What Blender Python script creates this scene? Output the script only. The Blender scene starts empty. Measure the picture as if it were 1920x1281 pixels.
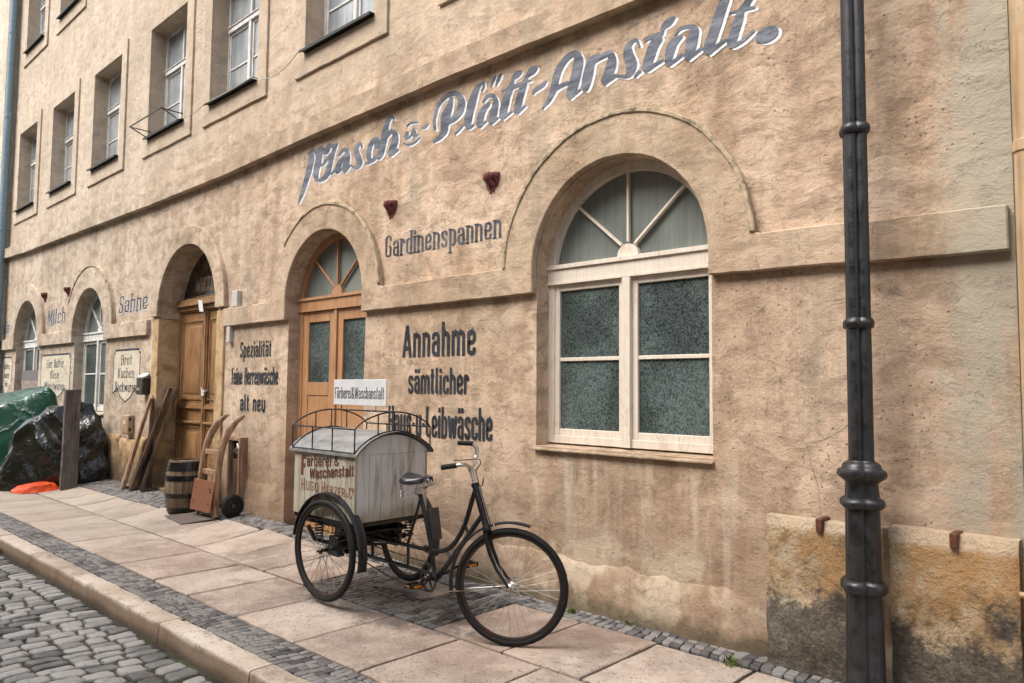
import bpy, bmesh, math, random
import numpy as np
from mathutils import Vector, Matrix, noise
from mathutils.geometry import tessellate_polygon, delaunay_2d_cdt
random.seed(7)
R = math.radians
sc = bpy.context.scene
C = sc.collection

# ------------------------------------------------------------------ camera
cam = bpy.data.cameras.new('camera'); cam_o = bpy.data.objects.new('camera', cam); C.objects.link(cam_o)
YAW, PITCH, ROLL = 0.7501, 0.0633, 0.0087
fw = Vector((-math.sin(YAW)*math.cos(PITCH), math.cos(YAW)*math.cos(PITCH), math.sin(PITCH)))
rt = Vector((math.cos(YAW), math.sin(YAW), 0)); up = rt.cross(fw)
rt2 = rt*math.cos(ROLL)+up*math.sin(ROLL); up2 = -rt*math.sin(ROLL)+up*math.cos(ROLL)
m = Matrix((rt2, up2, -fw)).transposed().to_4x4(); m.translation = Vector((0, 0, 1.55))
cam_o.matrix_world = m
cam.sensor_width = 36; cam.lens = 1398.5/1920*36; cam.clip_start = .05; cam.clip_end = 500
sc.camera = cam_o
# ------------------------------------------------------------------ sky and sun
SUN_EL, SUN_AZ = R(54), R(200)          # azimuth measured clockwise from +y
w = bpy.data.worlds.new('World'); sc.world = w; w.use_nodes = True
nt = w.node_tree; bg = nt.nodes['Background']
sky = nt.nodes.new('ShaderNodeTexSky'); sky.sky_type = 'NISHITA'; sky.sun_disc = False
sky.sun_elevation = SUN_EL; sky.sun_rotation = SUN_AZ; sky.air_density = 1.0; sky.dust_density = 4.0; sky.ozone_density = .6
hs = nt.nodes.new('ShaderNodeHueSaturation'); hs.inputs['Saturation'].default_value = .55   # hazy, half covered sky
nt.links.new(sky.outputs[0], hs.inputs['Color']); nt.links.new(hs.outputs[0], bg.inputs[0]); bg.inputs[1].default_value = .14
sl = bpy.data.lights.new('sun', 'SUN'); sl.energy = 1.1; sl.angle = R(38); sl.color = (1, .95, .88)
so = bpy.data.objects.new('sun', sl); C.objects.link(so)
sd = Vector((math.sin(SUN_AZ)*math.cos(SUN_EL), math.cos(SUN_AZ)*math.cos(SUN_EL), math.sin(SUN_EL)))
so.rotation_euler = sd.to_track_quat('Z', 'Y').to_euler(); so.location = (0, -5, 12)
sc.view_settings.view_transform = 'Standard'; sc.view_settings.look = 'None'
sc.view_settings.gamma = 1; sc.view_settings.exposure = 1.42
try:
    sc.cycles.max_bounces = 6
except Exception: pass

# ------------------------------------------------------------------ helpers
def link(o, parent=None):
    C.objects.link(o)
    if parent: o.parent = parent
    return o
def tag(o, label=None, cat=None, group=None, kind=None):
    if label: o['label'] = label
    if cat: o['category'] = cat
    if group: o['group'] = group
    if kind: o['kind'] = kind
    return o
def thing(name, label, cat, loc=(0, 0, 0), group=None, rz=0):
    o = bpy.data.objects.new(name, None); o.empty_display_size = .1; link(o)
    o.location = loc; o.rotation_euler = (0, 0, rz)
    return tag(o, label, cat, group)
def copy_tree(o, parent=None):
    c = o.copy(); link(c); c.parent = parent
    for ch in list(o.children): copy_tree(ch, c)
    return c
def wloc(o):
    v = Vector(o.location)
    return v if o.parent is None else v + wloc(o.parent)

class MB:
    """collects shapes in world (or thing-local) coordinates and links them as ONE mesh object"""
    def __init__(s): s.v = []; s.f = []
    def add(s, vs, fs):
        n = len(s.v); s.v += [tuple(p) for p in vs]; s.f += [tuple(i+n for i in f) for f in fs]; return s
    def box(s, x0, x1, y0, y1, z0, z1):
        return s.add([(x0,y0,z0),(x1,y0,z0),(x1,y1,z0),(x0,y1,z0),(x0,y0,z1),(x1,y0,z1),(x1,y1,z1),(x0,y1,z1)],
              [(0,3,2,1),(4,5,6,7),(0,1,5,4),(1,2,6,5),(2,3,7,6),(3,0,4,7)])
    def hexa(s, p):   # eight corners, bottom ring then top ring
        return s.add(p, [(0,3,2,1),(4,5,6,7),(0,1,5,4),(1,2,6,5),(2,3,7,6),(3,0,4,7)])
    def beam(s, a, b, w, h, upv=(0,0,1)):
        a = Vector(a); b = Vector(b); d = (b-a).normalized(); u = Vector(upv); r = d.cross(u).normalized(); u = r.cross(d)
        r *= w/2; u *= h/2
        return s.hexa([a-r-u, a+r-u, a+r+u, a-r+u, b-r-u, b+r-u, b+r+u, b-r+u])
    def tube(s, pts, r, n=8, closed=False, caps=True):
        P = [Vector(p) for p in pts]; m = len(P); rr = r if isinstance(r, (list, tuple)) else [r]*m
        tang = []
        for i in range(m):
            if closed: t = P[(i+1) % m]-P[i-1]
            else: t = P[min(i+1, m-1)]-P[max(i-1, 0)]
            tang.append(t.normalized())
        ref = Vector((0,0,1)) if abs(tang[0].z) < .9 else Vector((1,0,0))
        u = tang[0].cross(ref).normalized(); vs = []
        for i in range(m):
            u = (u-tang[i]*u.dot(tang[i])).normalized(); q = tang[i].cross(u)
            for k in range(n):
                a = 2*math.pi*k/n; vs.append(P[i]+(u*math.cos(a)+q*math.sin(a))*rr[i])
        fs = []
        for i in range(m if closed else m-1):
            j = (i+1) % m
            for k in range(n):
                k2 = (k+1) % n; fs.append((i*n+k, i*n+k2, j*n+k2, j*n+k))
        if caps and not closed: fs += [tuple(range(n-1, -1, -1)), tuple((m-1)*n+k for k in range(n))]
        return s.add(vs, fs)
    def lathe(s, c, prof, n=20, axis=(0,0,1), lobes=None):
        c = Vector(c); ax = Vector(axis).normalized(); ref = Vector((1,0,0)) if abs(ax.x) < .9 else Vector((0,1,0))
        u = ax.cross(ref).normalized(); q = ax.cross(u); vs = []
        for (r, z) in prof:
            for k in range(n):
                a = 2*math.pi*k/n; rr = r
                if lobes: rr = r*(1-lobes[1]*(1-abs(math.cos(lobes[0]*a/2+.6)))**1.3)
                vs.append(c+ax*z+(u*math.cos(a)+q*math.sin(a))*rr)
        fs = []
        for i in range(len(prof)-1):
            for k in range(n):
                k2 = (k+1) % n; fs.append((i*n+k, i*n+k2, (i+1)*n+k2, (i+1)*n+k))
        fs += [tuple(range(n-1, -1, -1)), tuple((len(prof)-1)*n+k for k in range(n))]
        return s.add(vs, fs)
    def torus(s, c, axis, Rr, r, n=48, m=10, a0=0, a1=None, start=None):
        c = Vector(c); ax = Vector(axis).normalized(); u = Vector(start).normalized() if start else ax.orthogonal().normalized(); q = ax.cross(u)
        full = a1 is None; a1 = 2*math.pi if full else a1; k = n if full else n+1
        pts = [c+(u*math.cos(a0+(a1-a0)*i/n)+q*math.sin(a0+(a1-a0)*i/n))*Rr for i in range(k)]
        return s.tube(pts, r, m, closed=full)
    def prism(s, poly, y0, y1):   # poly in (x,z), y0 the side facing the street
        n = len(poly)
        tri = tessellate_polygon([[Vector((x, z, 0)) for x, z in poly]])
        vs = [(x, y0, z) for x, z in poly]+[(x, y1, z) for x, z in poly]
        fs = [tuple(t) for t in tri]+[tuple(i+n for i in reversed(t)) for t in tri]
        fs += [(i, (i+1) % n, (i+1) % n+n, i+n) for i in range(n)]
        return s.add(vs, fs)
    def ribbon(s, pts, wd, y, h=.55):
        """flat painted stroke on a wall: pts in (x,z), width wd (or function of direction), at depth y"""
        P = [Vector((a, b)) for a, b in pts]; n = len(P); L = []; Q = []
        for i in range(n):
            d0 = (P[i]-P[i-1]).normalized() if i else (P[1]-P[0]).normalized()
            d1 = (P[i+1]-P[i]).normalized() if i < n-1 else d0
            d = (d0+d1)
            d = d.normalized() if d.length > 1e-6 else d1
            k = wd(d) if callable(wd) else wd
            c = max(.5, d.dot(d1)); nn = Vector((-d.y, d.x))*(k/2/c)
            L.append(P[i]+nn); Q.append(P[i]-nn)
        vs = [(p.x, y, p.y) for p in L]+[(p.x, y, p.y) for p in Q]
        return s.add(vs, [(i, i+n, i+n+1, i+1) for i in range(n-1)])
    def build(s, name, mat, parent=None, bevel=0, smooth=None, origin=None, seg=1, weld=False):
        me = bpy.data.meshes.new(name)
        off = Vector(origin) if origin is not None else (wloc(parent) if parent is not None and not s.local else Vector((0,0,0)))
        me.from_pydata([tuple(Vector(p)-off) for p in s.v], [], s.f); me.update()
        bm = bmesh.new(); bm.from_mesh(me)
        if weld: bmesh.ops.remove_doubles(bm, verts=bm.verts, dist=1e-5)
        bmesh.ops.recalc_face_normals(bm, faces=bm.faces)
        if bevel:
            es = [e for e in bm.edges if len(e.link_faces) == 2 and e.calc_face_angle(0) > R(30)]
            bmesh.ops.bevel(bm, geom=es, offset=bevel, segments=seg, profile=.6, affect='EDGES', clamp_overlap=True)
        bm.to_mesh(me); bm.free()
        if smooth is not None or bevel:
            me.shade_smooth(); me.set_sharp_from_angle(angle=R(smooth or 35))
        me.materials.append(mat)
        o = bpy.data.objects.new(name, me); link(o, parent)
        if origin is not None and parent is None: o.location = origin
        return o
    local = False
class LB(MB):
    local = True

def arc(cx, cz, r, a0, a1, n): return [(cx+r*math.cos(R(a0+(a1-a0)*i/n)), cz+r*math.sin(R(a0+(a1-a0)*i/n))) for i in range(n+1)]
def rough(poly, step=.06, amp=.003, seed=0):
    """breaks straight edges up and jitters them, so hand made plaster edges are not ruler straight"""
    out = []
    for i in range(len(poly)):
        a = Vector(poly[i]); b = Vector(poly[(i+1) % len(poly)]); n = max(1, int((b-a).length/step))
        for k in range(n):
            p = a.lerp(b, k/n); q = Vector((p.x*3.1+seed, p.y*3.1, seed*1.7)); q2 = q*6
            out.append((p.x+(noise.noise(q)*1.5+noise.noise(q2))*amp, p.y+(noise.noise(q+Vector((9,3,1)))*1.5+noise.noise(q2+Vector((5,5,5))))*amp))
    return out
def inside(poly, x, z):
    c = False; n = len(poly); j = n-1
    for i in range(n):
        xi, zi = poly[i]; xj, zj = poly[j]
        if (zi > z) != (zj > z) and x < (xj-xi)*(z-zi)/(zj-zi)+xi: c = not c
        j = i
    return c
def plate(name, outer, holes, y0, y1, mat, parent, bevel=0.0):
    """a wall plate with holes: constrained triangulation of front and back, sides along every loop"""
    loops = [list(l) for l in [outer]+holes]; vs = []; es = []
    for l in loops:
        b = len(vs); n = len(l); vs += [Vector(p) for p in l]; es += [(b+i, b+(i+1) % n) for i in range(n)]
    r = delaunay_2d_cdt(vs, es, [], 0, 1e-6)
    V2 = r[0]; F = []
    for f in r[2]:
        cx = sum(V2[i].x for i in f)/len(f); cz = sum(V2[i].y for i in f)/len(f)
        if inside(loops[0], cx, cz) and not any(inside(h, cx, cz) for h in loops[1:]): F.append(tuple(f))
    cnt = {}
    for f in F:
        for i in range(len(f)): k = (f[i], f[(i+1) % len(f)]); cnt[k] = 1
    n = len(V2); mb = MB()
    fs = F+[tuple(i+n for i in reversed(f)) for f in F]
    fs += [(b, a, a+n, b+n) for (a, b) in cnt if (b, a) not in cnt]
    mb.add([(p.x, y0, p.y) for p in V2]+[(p.x, y1, p.y) for p in V2], fs)
    return mb.build(name, mat, parent, bevel=bevel, smooth=30)

# ------------------------------------------------------------------ materials
class Mt:
    def __init__(s, name, rough=.8, metal=0, spec=.5, coat=0):
        s.m = bpy.data.materials.new(name); s.m.use_nodes = True; s.nt = s.m.node_tree
        s.p = s.nt.nodes['Principled BSDF']; s.out = s.nt.nodes['Material Output']
        s.p.inputs['Roughness'].default_value = rough; s.p.inputs['Metallic'].default_value = metal
        s.p.inputs['Specular IOR Level'].default_value = spec
        if coat: s.p.inputs['Coat Weight'].default_value = coat; s.p.inputs['Coat Roughness'].default_value = .15
        s.geo = None; s.h = None; s.space = 'world'
    def N(s, t, **k):
        n = s.nt.nodes.new('ShaderNode'+t)
        for a, b in k.items(): setattr(n, a, b)
        return n
    def L(s, a, b): s.nt.links.new(a, b)
    def setv(s, sock, v):
        if hasattr(v, 'is_linked') or isinstance(v, bpy.types.NodeSocket): s.L(v, sock)
        elif isinstance(v, (tuple, list)) and len(v) == 3 and sock.type == 'RGBA': sock.default_value = (*v, 1)
        else: sock.default_value = v
    def pos(s, scale=(1,1,1), warp=None):
        key = s.space
        if s.geo is None:
            s.geo = s.N('NewGeometry').outputs['Position'] if key == 'world' else s.N('TexCoord').outputs['Object']
        mp = s.N('Mapping'); s.L(s.geo if warp is None else warp, mp.inputs[0]); mp.inputs['Scale'].default_value = scale
        return mp.outputs[0]
    def noise(s, scale=5, detail=4, rough=.55, vs=(1,1,1), dist=0, off=0, warp=None):
        n = s.N('TexNoise'); n.inputs['Scale'].default_value = scale; n.inputs['Detail'].default_value = detail
        n.inputs['Roughness'].default_value = rough; n.inputs['Distortion'].default_value = dist
        p = s.pos(vs, warp)
        if off: p.node.inputs['Location'].default_value = (off, off*.7, off*1.3)
        s.L(p, n.inputs['Vector']); return n.outputs['Fac']
    def vor(s, scale=5, feature='F1', vs=(1,1,1), rnd=1, warp=None, out='Distance'):
        n = s.N('TexVoronoi', feature=feature); n.inputs['Scale'].default_value = scale; n.inputs['Randomness'].default_value = rnd
        s.L(s.pos(vs, warp), n.inputs['Vector']); return n.outputs[out]
    def xyz(s):
        n = s.N('SeparateXYZ'); s.L(s.pos(), n.inputs[0]); return n.outputs
    def math(s, op, a, b=0, c=None, clamp=False):
        n = s.N('Math', operation=op); n.use_clamp = clamp; s.setv(n.inputs[0], a); s.setv(n.inputs[1], b)
        if c is not None: s.setv(n.inputs[2], c)
        return n.outputs[0]
    def mr(s, v, a, b, c=0, d=1, smooth=True):
        n = s.N('MapRange'); n.interpolation_type = 'SMOOTHSTEP' if smooth else 'LINEAR'
        s.setv(n.inputs[0], v)
        for i, x in enumerate((a, b, c, d)): n.inputs[i+1].default_value = x
        return n.outputs[0]
    def ramp(s, f, stops):
        n = s.N('ValToRGB'); s.setv(n.inputs[0], f); e = n.color_ramp.elements
        while len(e) < len(stops): e.new(.5)
        for el, (p, c) in zip(e, stops): el.position = p; el.color = (*c, 1)
        return n.outputs[0]
    def mix(s, f, a, b, mode='MIX'):
        n = s.N('Mix', data_type='RGBA', blend_type=mode); s.setv(n.inputs[0], f); s.setv(n.inputs[6], a); s.setv(n.inputs[7], b)
        return n.outputs[2]
    def bump(s, h, strength=.5, dist=.01):
        n = s.N('Bump'); s.setv(n.inputs['Strength'], strength); n.inputs['Distance'].default_value = dist
        s.L(h, n.inputs['Height'])
        if s.h is not None: s.L(s.h, n.inputs['Normal'])
        s.h = n.outputs[0]; s.L(s.h, s.p.inputs['Normal'])
    def col(s, c): s.setv(s.p.inputs['Base Color'], c); return s
    def rgh(s, v): s.setv(s.p.inputs['Roughness'], v); return s
    def holes(s, fac):   # fac 1 = bare, shows what is under the paint
        t = s.N('BsdfTransparent'); mx = s.N('MixShader'); s.setv(mx.inputs[0], fac)
        s.L(s.p.outputs[0], mx.inputs[1]); s.L(t.outputs[0], mx.inputs[2]); s.L(mx.outputs[0], s.out.inputs[0])

def plaster_relief(M, k=1.0, low=True):
    z = M.xyz()[2]
    if low: upf = M.mr(z, 2.2, 2.45)
    grain = M.noise(95, 4, .7); lump = M.noise(28, 3, .6, off=3)
    warp = M.N('VectorMath', operation='ADD')
    nz = M.N('TexNoise'); nz.inputs['Scale'].default_value = 1.7; nz.inputs['Detail'].default_value = 3; M.L(M.pos(), nz.inputs['Vector'])
    sc_ = M.N('VectorMath', operation='SCALE'); sc_.inputs['Scale'].default_value = .22
    M.L(M.pos(), warp.inputs[0]); M.L(nz.outputs['Color'], sc_.inputs[0]); M.L(sc_.outputs[0], warp.inputs[1])
    trow = M.noise(4.2, 7, .66, vs=(1, 1, 1.8), dist=.35, off=7, warp=warp.outputs[0])
    big = M.noise(1.1, 3, .5, off=17)
    M.bump(big, .5*k, .12)
    M.bump(trow, M.mr(z, 2.2, 2.45, .28*k, .42*k) if low else .3*k, .045)
    M.bump(lump, .4*k, .012)
    sc2 = M.noise(6, 8, .75, vs=(1, 1, 1.5), dist=.25, off=91, warp=warp.outputs[0]); M.bump(M.mr(sc2, .56, .60), .55*k, -.010)
    M.bump(grain, M.mr(z, 2.2, 2.45, .8*k, .4*k), .006)
    pit = M.mr(M.vor(26, vs=(1, 1, .8)), .06, .2); pm = M.mr(M.noise(2.3, 4, .6, off=21), .5, .62)
    pits = M.math('SUBTRACT', 1, M.math('MULTIPLY', M.math('SUBTRACT', 1, pit), pm))
    M.bump(pits, .6*k, .008)
    cr = M.vor(.9, 'DISTANCE_TO_EDGE', warp=warp.outputs[0]); cm = M.mr(M.noise(1.1, 3, .5, off=13), .56, .66)
    crack = M.math('MULTIPLY', M.math('SUBTRACT', 1, M.mr(cr, .0, .0045)), cm)
    return pits, crack, trow, lump, grain

def plaster(name, dark=(.25,.175,.12), mid=(.445,.315,.215), lite=(.62,.475,.35), far=True, k=1.0, stain=True):
    M = Mt(name, .92, spec=.25)
    pits, crack, trow, lump, grain = plaster_relief(M, k)
    n1 = M.noise(.9, 7, .62, dist=.6); n2 = M.noise(1.3, 6, .6, vs=(4.5, 4.5, .35), off=5); n3 = M.noise(7, 5, .65, off=2)
    f = M.math('MULTIPLY_ADD', n1, .5, M.math('MULTIPLY_ADD', n2, .27, M.math('MULTIPLY', n3, .23)))
    c = M.ramp(f, [(.37, dark), (.47, mid), (.575, lite)])
    hue = M.noise(.7, 5, .6, off=51); c = M.mix(M.mr(hue, .48, .62, 0, .45), c, (.55,.405,.30)); c = M.mix(M.mr(hue, .46, .34, 0, .5), c, (.43,.35,.245))
    blot = M.noise(2.6, 8, .72, dist=.3, off=61); c = M.mix(M.mr(blot, .53, .64, 0, .5), c, tuple(Vector(dark)*.85)); c = M.mix(M.mr(blot, .44, .34, 0, .4), c, (.60,.46,.34))
    x, y, z = M.xyz()
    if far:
        g = M.mr(x, -5.0, -14, 0, .85)  # paler and greyer leftwards: weathering, plus some haze put into the colour
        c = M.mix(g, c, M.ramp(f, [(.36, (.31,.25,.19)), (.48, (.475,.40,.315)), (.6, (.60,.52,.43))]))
    # darker trowel hollows, pits and cracks; grain lighter on peaks, darker in dips
    c = M.mix(M.math('MULTIPLY', M.mr(trow, .54, .36), .5), c, (.2,.14,.09))
    c = M.mix(M.math('MULTIPLY', M.math('SUBTRACT', 1, pits), .8), c, (.12,.08,.05))
    c = M.mix(M.math('MULTIPLY', crack, .6), c, (.1,.065,.045))
    c = M.mix(M.math('MULTIPLY', M.mr(grain, .5, .72), .3), c, (.62,.46,.32))
    c = M.mix(M.math('MULTIPLY', M.mr(grain, .48, .3), .4), c, (.16,.1,.06))
    # clusters of short dark scratches, grey soot runs, paler and greyer upper floors
    scr = M.noise(11, 9, .8, vs=(1, 1, .7), dist=.3, off=71); c = M.mix(M.math('MULTIPLY', M.mr(scr, .575, .62), M.mr(blot, .42, .56, .15, .75)), c, (.17,.115,.075))
    soot = M.noise(1.0, 7, .68, vs=(3.2, 3.2, .3), off=81); c = M.mix(M.mr(soot, .53, .66, 0, .5), c, (.30,.255,.19))
    c = M.mix(M.mr(z, 4.2, 4.9, 0, .4), c, (.56,.47,.36))
    if stain:
        # browner, rougher damp zone near the ground, pale cement repair and a green dark foot
        zz = M.math('MULTIPLY_ADD', M.noise(1.6, 6, .65, off=31), .9, M.math('SUBTRACT', z, .45))
        c = M.mix(M.mr(zz, 1.15, .45, 0, .55), c, (.21,.135,.085))
        pale = M.math('MULTIPLY', M.mr(M.noise(2.1, 6, .6, off=41), .5, .58), M.math('MULTIPLY', M.mr(zz, .62, .42), M.mr(x, -4.6, -3.6)))
        c = M.mix(M.math('MULTIPLY', pale, .8), c, (.50,.41,.30))
        c = M.mix(M.mr(M.math('MULTIPLY_ADD', n3, .2, z), .26, .12, 0, .75), c, (.07,.06,.035))
        # grey cement scars by the right corner and pale runs below window sills
        gr = M.math('MULTIPLY', M.mr(M.math('MULTIPLY_ADD', n3, .5, x), -.85, -.55), M.mr(n2, .38, .5))
        c = M.mix(M.math('MULTIPLY', gr, .85), c, (.36,.33,.26))
        run = M.math('MULTIPLY', M.math('MULTIPLY', M.mr(x, -3.9, -3.6), M.mr(x, -1.9, -2.2)), M.math('MULTIPLY', M.mr(z, .1, .5), M.mr(z, 1.2, 1.05)))
        c = M.mix(M.math('MULTIPLY', M.math('MULTIPLY', run, M.mr(n2, .46, .6)), .6), c, (.50,.42,.33))
    M.col(c); return M.m

MAT = {}
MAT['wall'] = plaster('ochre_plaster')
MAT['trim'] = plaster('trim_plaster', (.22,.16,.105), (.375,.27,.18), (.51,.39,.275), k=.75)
def moss():
    M = Mt('mossy_edge', .95, spec=.2); plaster_relief(M, .8)
    f = M.noise(9, 6, .7); M.col(M.ramp(f, [(.34, (.10,.09,.055)), (.43, (.24,.2,.13)), (.50, (.41,.33,.225)), (.65, (.5,.4,.28))])); return M.m
MAT['moss'] = moss()
def stone():
    M = Mt('sandstone', .9, spec=.25)
    g = M.noise(60, 5, .78); M.bump(M.noise(6, 6, .7, off=4), .8, .05); M.bump(M.noise(24, 5, .7, off=8), .7, .02); M.bump(g, .9, .01)
    f = M.noise(3.1, 8, .75, dist=.4); x, y, z = M.xyz(); f2 = M.noise(9, 7, .75, off=6)
    c = M.ramp(M.math('MULTIPLY_ADD', f, .6, M.math('MULTIPLY', f2, .4)), [(.38, (.13,.09,.055)), (.46, (.33,.23,.13)), (.54, (.46,.36,.24)), (.64, (.56,.47,.34))])
    oc = M.math('MULTIPLY', M.mr(M.noise(2.3, 7, .75, off=33), .40, .52), M.mr(z, .25, .65)); c = M.mix(M.math('MULTIPLY', oc, .7), c, (.42,.23,.085))
    c = M.mix(M.mr(M.math('MULTIPLY_ADD', f2, .08, z), .80, .84, 0, .7), c, (.56,.46,.34))
    d = M.math('MULTIPLY_ADD', M.noise(2.2, 9, .8, off=11), 1.3, M.math('MULTIPLY_ADD', f2, .5, z))
    sootf = M.mr(d, 1.42, 1.26); dk = M.ramp(M.math('MULTIPLY_ADD', g, .5, M.math('MULTIPLY', f2, .5)), [(.38, (.022,.02,.017)), (.52, (.085,.078,.066)), (.62, (.2,.18,.15))])
    c = M.mix(M.math('MULTIPLY', sootf, .9), c, dk)
    c = M.mix(M.mr(g, .46, .32, 0, .65), c, (.09,.06,.04)); M.col(c); return M.m
MAT['stone'] = stone()
def stone_clean():
    M = Mt('door_sandstone', .9, spec=.25)
    g = M.noise(90, 5, .75); M.bump(M.noise(20, 5, .65, off=4), .6, .015); M.bump(g, .8, .006)
    x, y, z = M.xyz(); f = M.noise(2.6, 7, .7, dist=.5)
    c = M.ramp(f, [(.36, (.24,.155,.08)), (.5, (.46,.32,.17)), (.62, (.56,.43,.27))])
    c = M.mix(M.mr(M.math('MULTIPLY_ADD', f, .6, z), 1.1, .5, 0, .75), c, (.10,.075,.05))
    c = M.mix(M.mr(g, .46, .3, 0, .6), c, (.12,.075,.035)); M.col(c); return M.m
MAT['jamb'] = stone_clean()
def wood(name, a, b, c_, rough=.55, scale=(14,14,1.1), k=.3, wear=None, coat=0, space='object'):
    M = Mt(name, rough, spec=.4, coat=coat); M.space = space
    f = M.noise(3, 6, .6, vs=scale, dist=.4); n = M.noise(5, 5, .6, off=3)
    col = M.ramp(M.math('MULTIPLY_ADD', f, .7, M.math('MULTIPLY', n, .3)), [(.36, a), (.5, b), (.64, c_)])
    if wear: col = M.mix(M.mr(M.noise(9, 8, .75, vs=(1,1,.5), off=8), .55, .62, 0, .8), col, wear)
    M.col(col); M.bump(f, k, .004); M.bump(n, k*.6, .004); return M.m
MAT['door'] = wood('ochre_door_paint', (.12,.062,.025), (.24,.13,.055), (.33,.19,.085), .5, wear=(.30,.16,.07), space='world')
MAT['door2'] = wood('orange_door_paint', (.27,.14,.065), (.38,.205,.10), (.44,.25,.13), .45, space='world')
MAT['cream'] = wood('cream_window_paint', (.58,.51,.42), (.65,.58,.49), (.70,.635,.545), .5, wear=(.54,.45,.35), k=.06, space='world')
MAT['whitewin'] = wood('grey_white_window_paint', (.40,.39,.36), (.60,.60,.57), (.70,.70,.68), .5, wear=(.4,.36,.3), space='world')
MAT['plank_light'] = wood('pale_rough_wood', (.12,.065,.035), (.27,.16,.095), (.42,.30,.2), .8, (8,8,.6), .6)
MAT['plank_dark'] = wood('dark_wet_wood', (.025,.017,.013), (.075,.045,.03), (.17,.09,.05), .6, (8,8,.6), .6)
MAT['beam'] = wood('weathered_grey_beam', (.06,.05,.045), (.115,.098,.088), (.18,.155,.14), .85, (12,12,.5), .7, wear=(.2,.17,.14))
MAT['truck'] = wood('hand_truck_wood', (.13,.075,.04), (.28,.17,.1), (.42,.29,.19), .6, (9,9,.8), .4, wear=(.12,.075,.05))
MAT['oak'] = wood('old_oak_staves', (.05,.035,.022), (.13,.09,.055), (.24,.17,.11), .7, (10,10,.6), .5)
def simple(name, c, rough=.6, metal=0, n=.15, b=0, bs=40, spec=.5, coat=0, space='object'):
    M = Mt(name, rough, metal, spec, coat); M.space = space; f = M.noise(14, 5, .6); g = M.noise(bs, 4, .65, off=2)
    c = Vector(c); M.col(M.ramp(M.math('MULTIPLY_ADD', f, .7, M.math('MULTIPLY', g, .3)), [(.35, tuple(c*(1-n*1.5))), (.5, tuple(c)), (.65, tuple(c*(1+n)))]))
    M.rgh(M.mr(f, .3, .7, max(rough-.12, .05), min(rough+.15, 1)))
    if b: M.bump(g, b, .004)
    return M.m
def rusty(name, base, rust, thr=.55, rough=.6, metal=0.):
    M = Mt(name, rough, metal, .4); M.space = 'object'; f = M.noise(9, 8, .75); g = M.noise(60, 4, .7, off=3)
    M.col(M.mix(M.mr(f, thr, thr+.08), base, M.ramp(g, [(.35, tuple(Vector(rust)*.5)), (.65, rust)]))); M.bump(f, .25, .004); M.bump(g, .3, .002); return M.m
def glass(name, base, lite, thr=.5, scale=55, rough=.22, streak=False, spec=.5):
    M = Mt(name, rough, 0, spec); f = M.noise(scale, 3, .5, dist=1.4)
    worm = M.math('ABSOLUTE', M.math('SUBTRACT', f, .5)); wf = M.mr(worm, .02, .085, 1, 0)
    big = M.noise(2.2, 4, .5, off=3)
    if streak:
        s_ = M.noise(2, 6, .6, vs=(14, 14, .5)); c = M.mix(M.mr(M.math('MULTIPLY_ADD', s_, .5, M.math('MULTIPLY', big, .6)), .42, .68), base, lite); M.bump(f, .08, .002)
    else:
        c = M.mix(M.math('MULTIPLY', wf, M.mr(big, .35, .62, .25, .8)), M.mix(M.mr(big, .4, .62), base, tuple(Vector(base)*2.2)), lite); M.bump(wf, .35, .002)
        M.rgh(M.mr(wf, 0, 1, rough, .6))
    M.col(c); return M.m
MAT['frost'] = glass('frosted_glass', (.020,.031,.030), (.13,.165,.155), scale=40, rough=.12, spec=.5)
MAT['fan_glass'] = glass('milky_fan_glass', (.13,.148,.138), (.185,.205,.19), streak=True, rough=.3)
MAT['curtain_glass'] = glass('net_curtain_behind_glass', (.20,.225,.235), (.36,.385,.39), streak=True, rough=.15)
MAT['dark_glass'] = simple('dark_glass', (.022,.018,.015), .25, 0, .5, 0, space='world')
MAT['zinc'] = simple('dark_zinc_sheet', (.035,.037,.03), .55, .4, .4, .2)
MAT['black_iron'] = simple('black_painted_iron', (.012,.012,.013), .38, 0, .3, .25, 60, coat=.3)
MAT['lamp_paint'] = simple('anthracite_paint', (.014,.0145,.016), .42, 0, .4, .5, 70, coat=.1)
MAT['rubber'] = simple('black_rubber', (.009,.0085,.008), .7, 0, .4, .3, spec=.3)
MAT['chrome'] = simple('worn_chrome', (.55,.53,.5), .28, .9, .2, 0)
MAT['spoke'] = simple('dull_steel_spokes', (.42,.40,.37), .5, .6, .2, 0)
MAT['rust'] = rusty('rusty_iron', (.09,.035,.018), (.2,.07,.03))
MAT['plate'] = rusty('red_brown_plate', (.17,.065,.03), (.30,.22,.16), .6)
MAT['steel_sheet'] = rusty('dark_steel_sheet', (.11,.09,.08), (.16,.1,.07), .55, .5)
MAT['pipe'] = wood('ochre_downpipe_paint', (.30,.19,.095), (.44,.30,.17), (.52,.38,.24), .5, scale=(10,10,.5), k=.15, wear=(.33,.26,.17))
MAT['blue_pipe'] = simple('blue_grey_pipe_paint', (.17,.25,.30), .45, 0, .15, .1)
MAT['leather'] = simple('black_leather', (.02,.02,.024), .35, 0, .3, .25, 90, coat=.3)
MAT['roof_tin'] = simple('pale_tin_roof', (.23,.225,.215), .45, .1, .2, .2)
MAT['amber'] = simple('amber_reflector', (.65,.2,.01), .25, 0, .1, 0)
MAT['pvc'] = simple('grey_plastic', (.45,.44,.40), .6, 0, .1, .1)
MAT['beige'] = simple('beige_plastic', (.36,.25,.16), .5, 0, .1, .1)
MAT['whitemetal'] = simple('white_enamel', (.62,.62,.62), .4, 0, .06, .05)
MAT['ornament'] = simple('oxblood_ceramic', (.17,.04,.032), .38, 0, .5, .2, 30, coat=.3)

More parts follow.
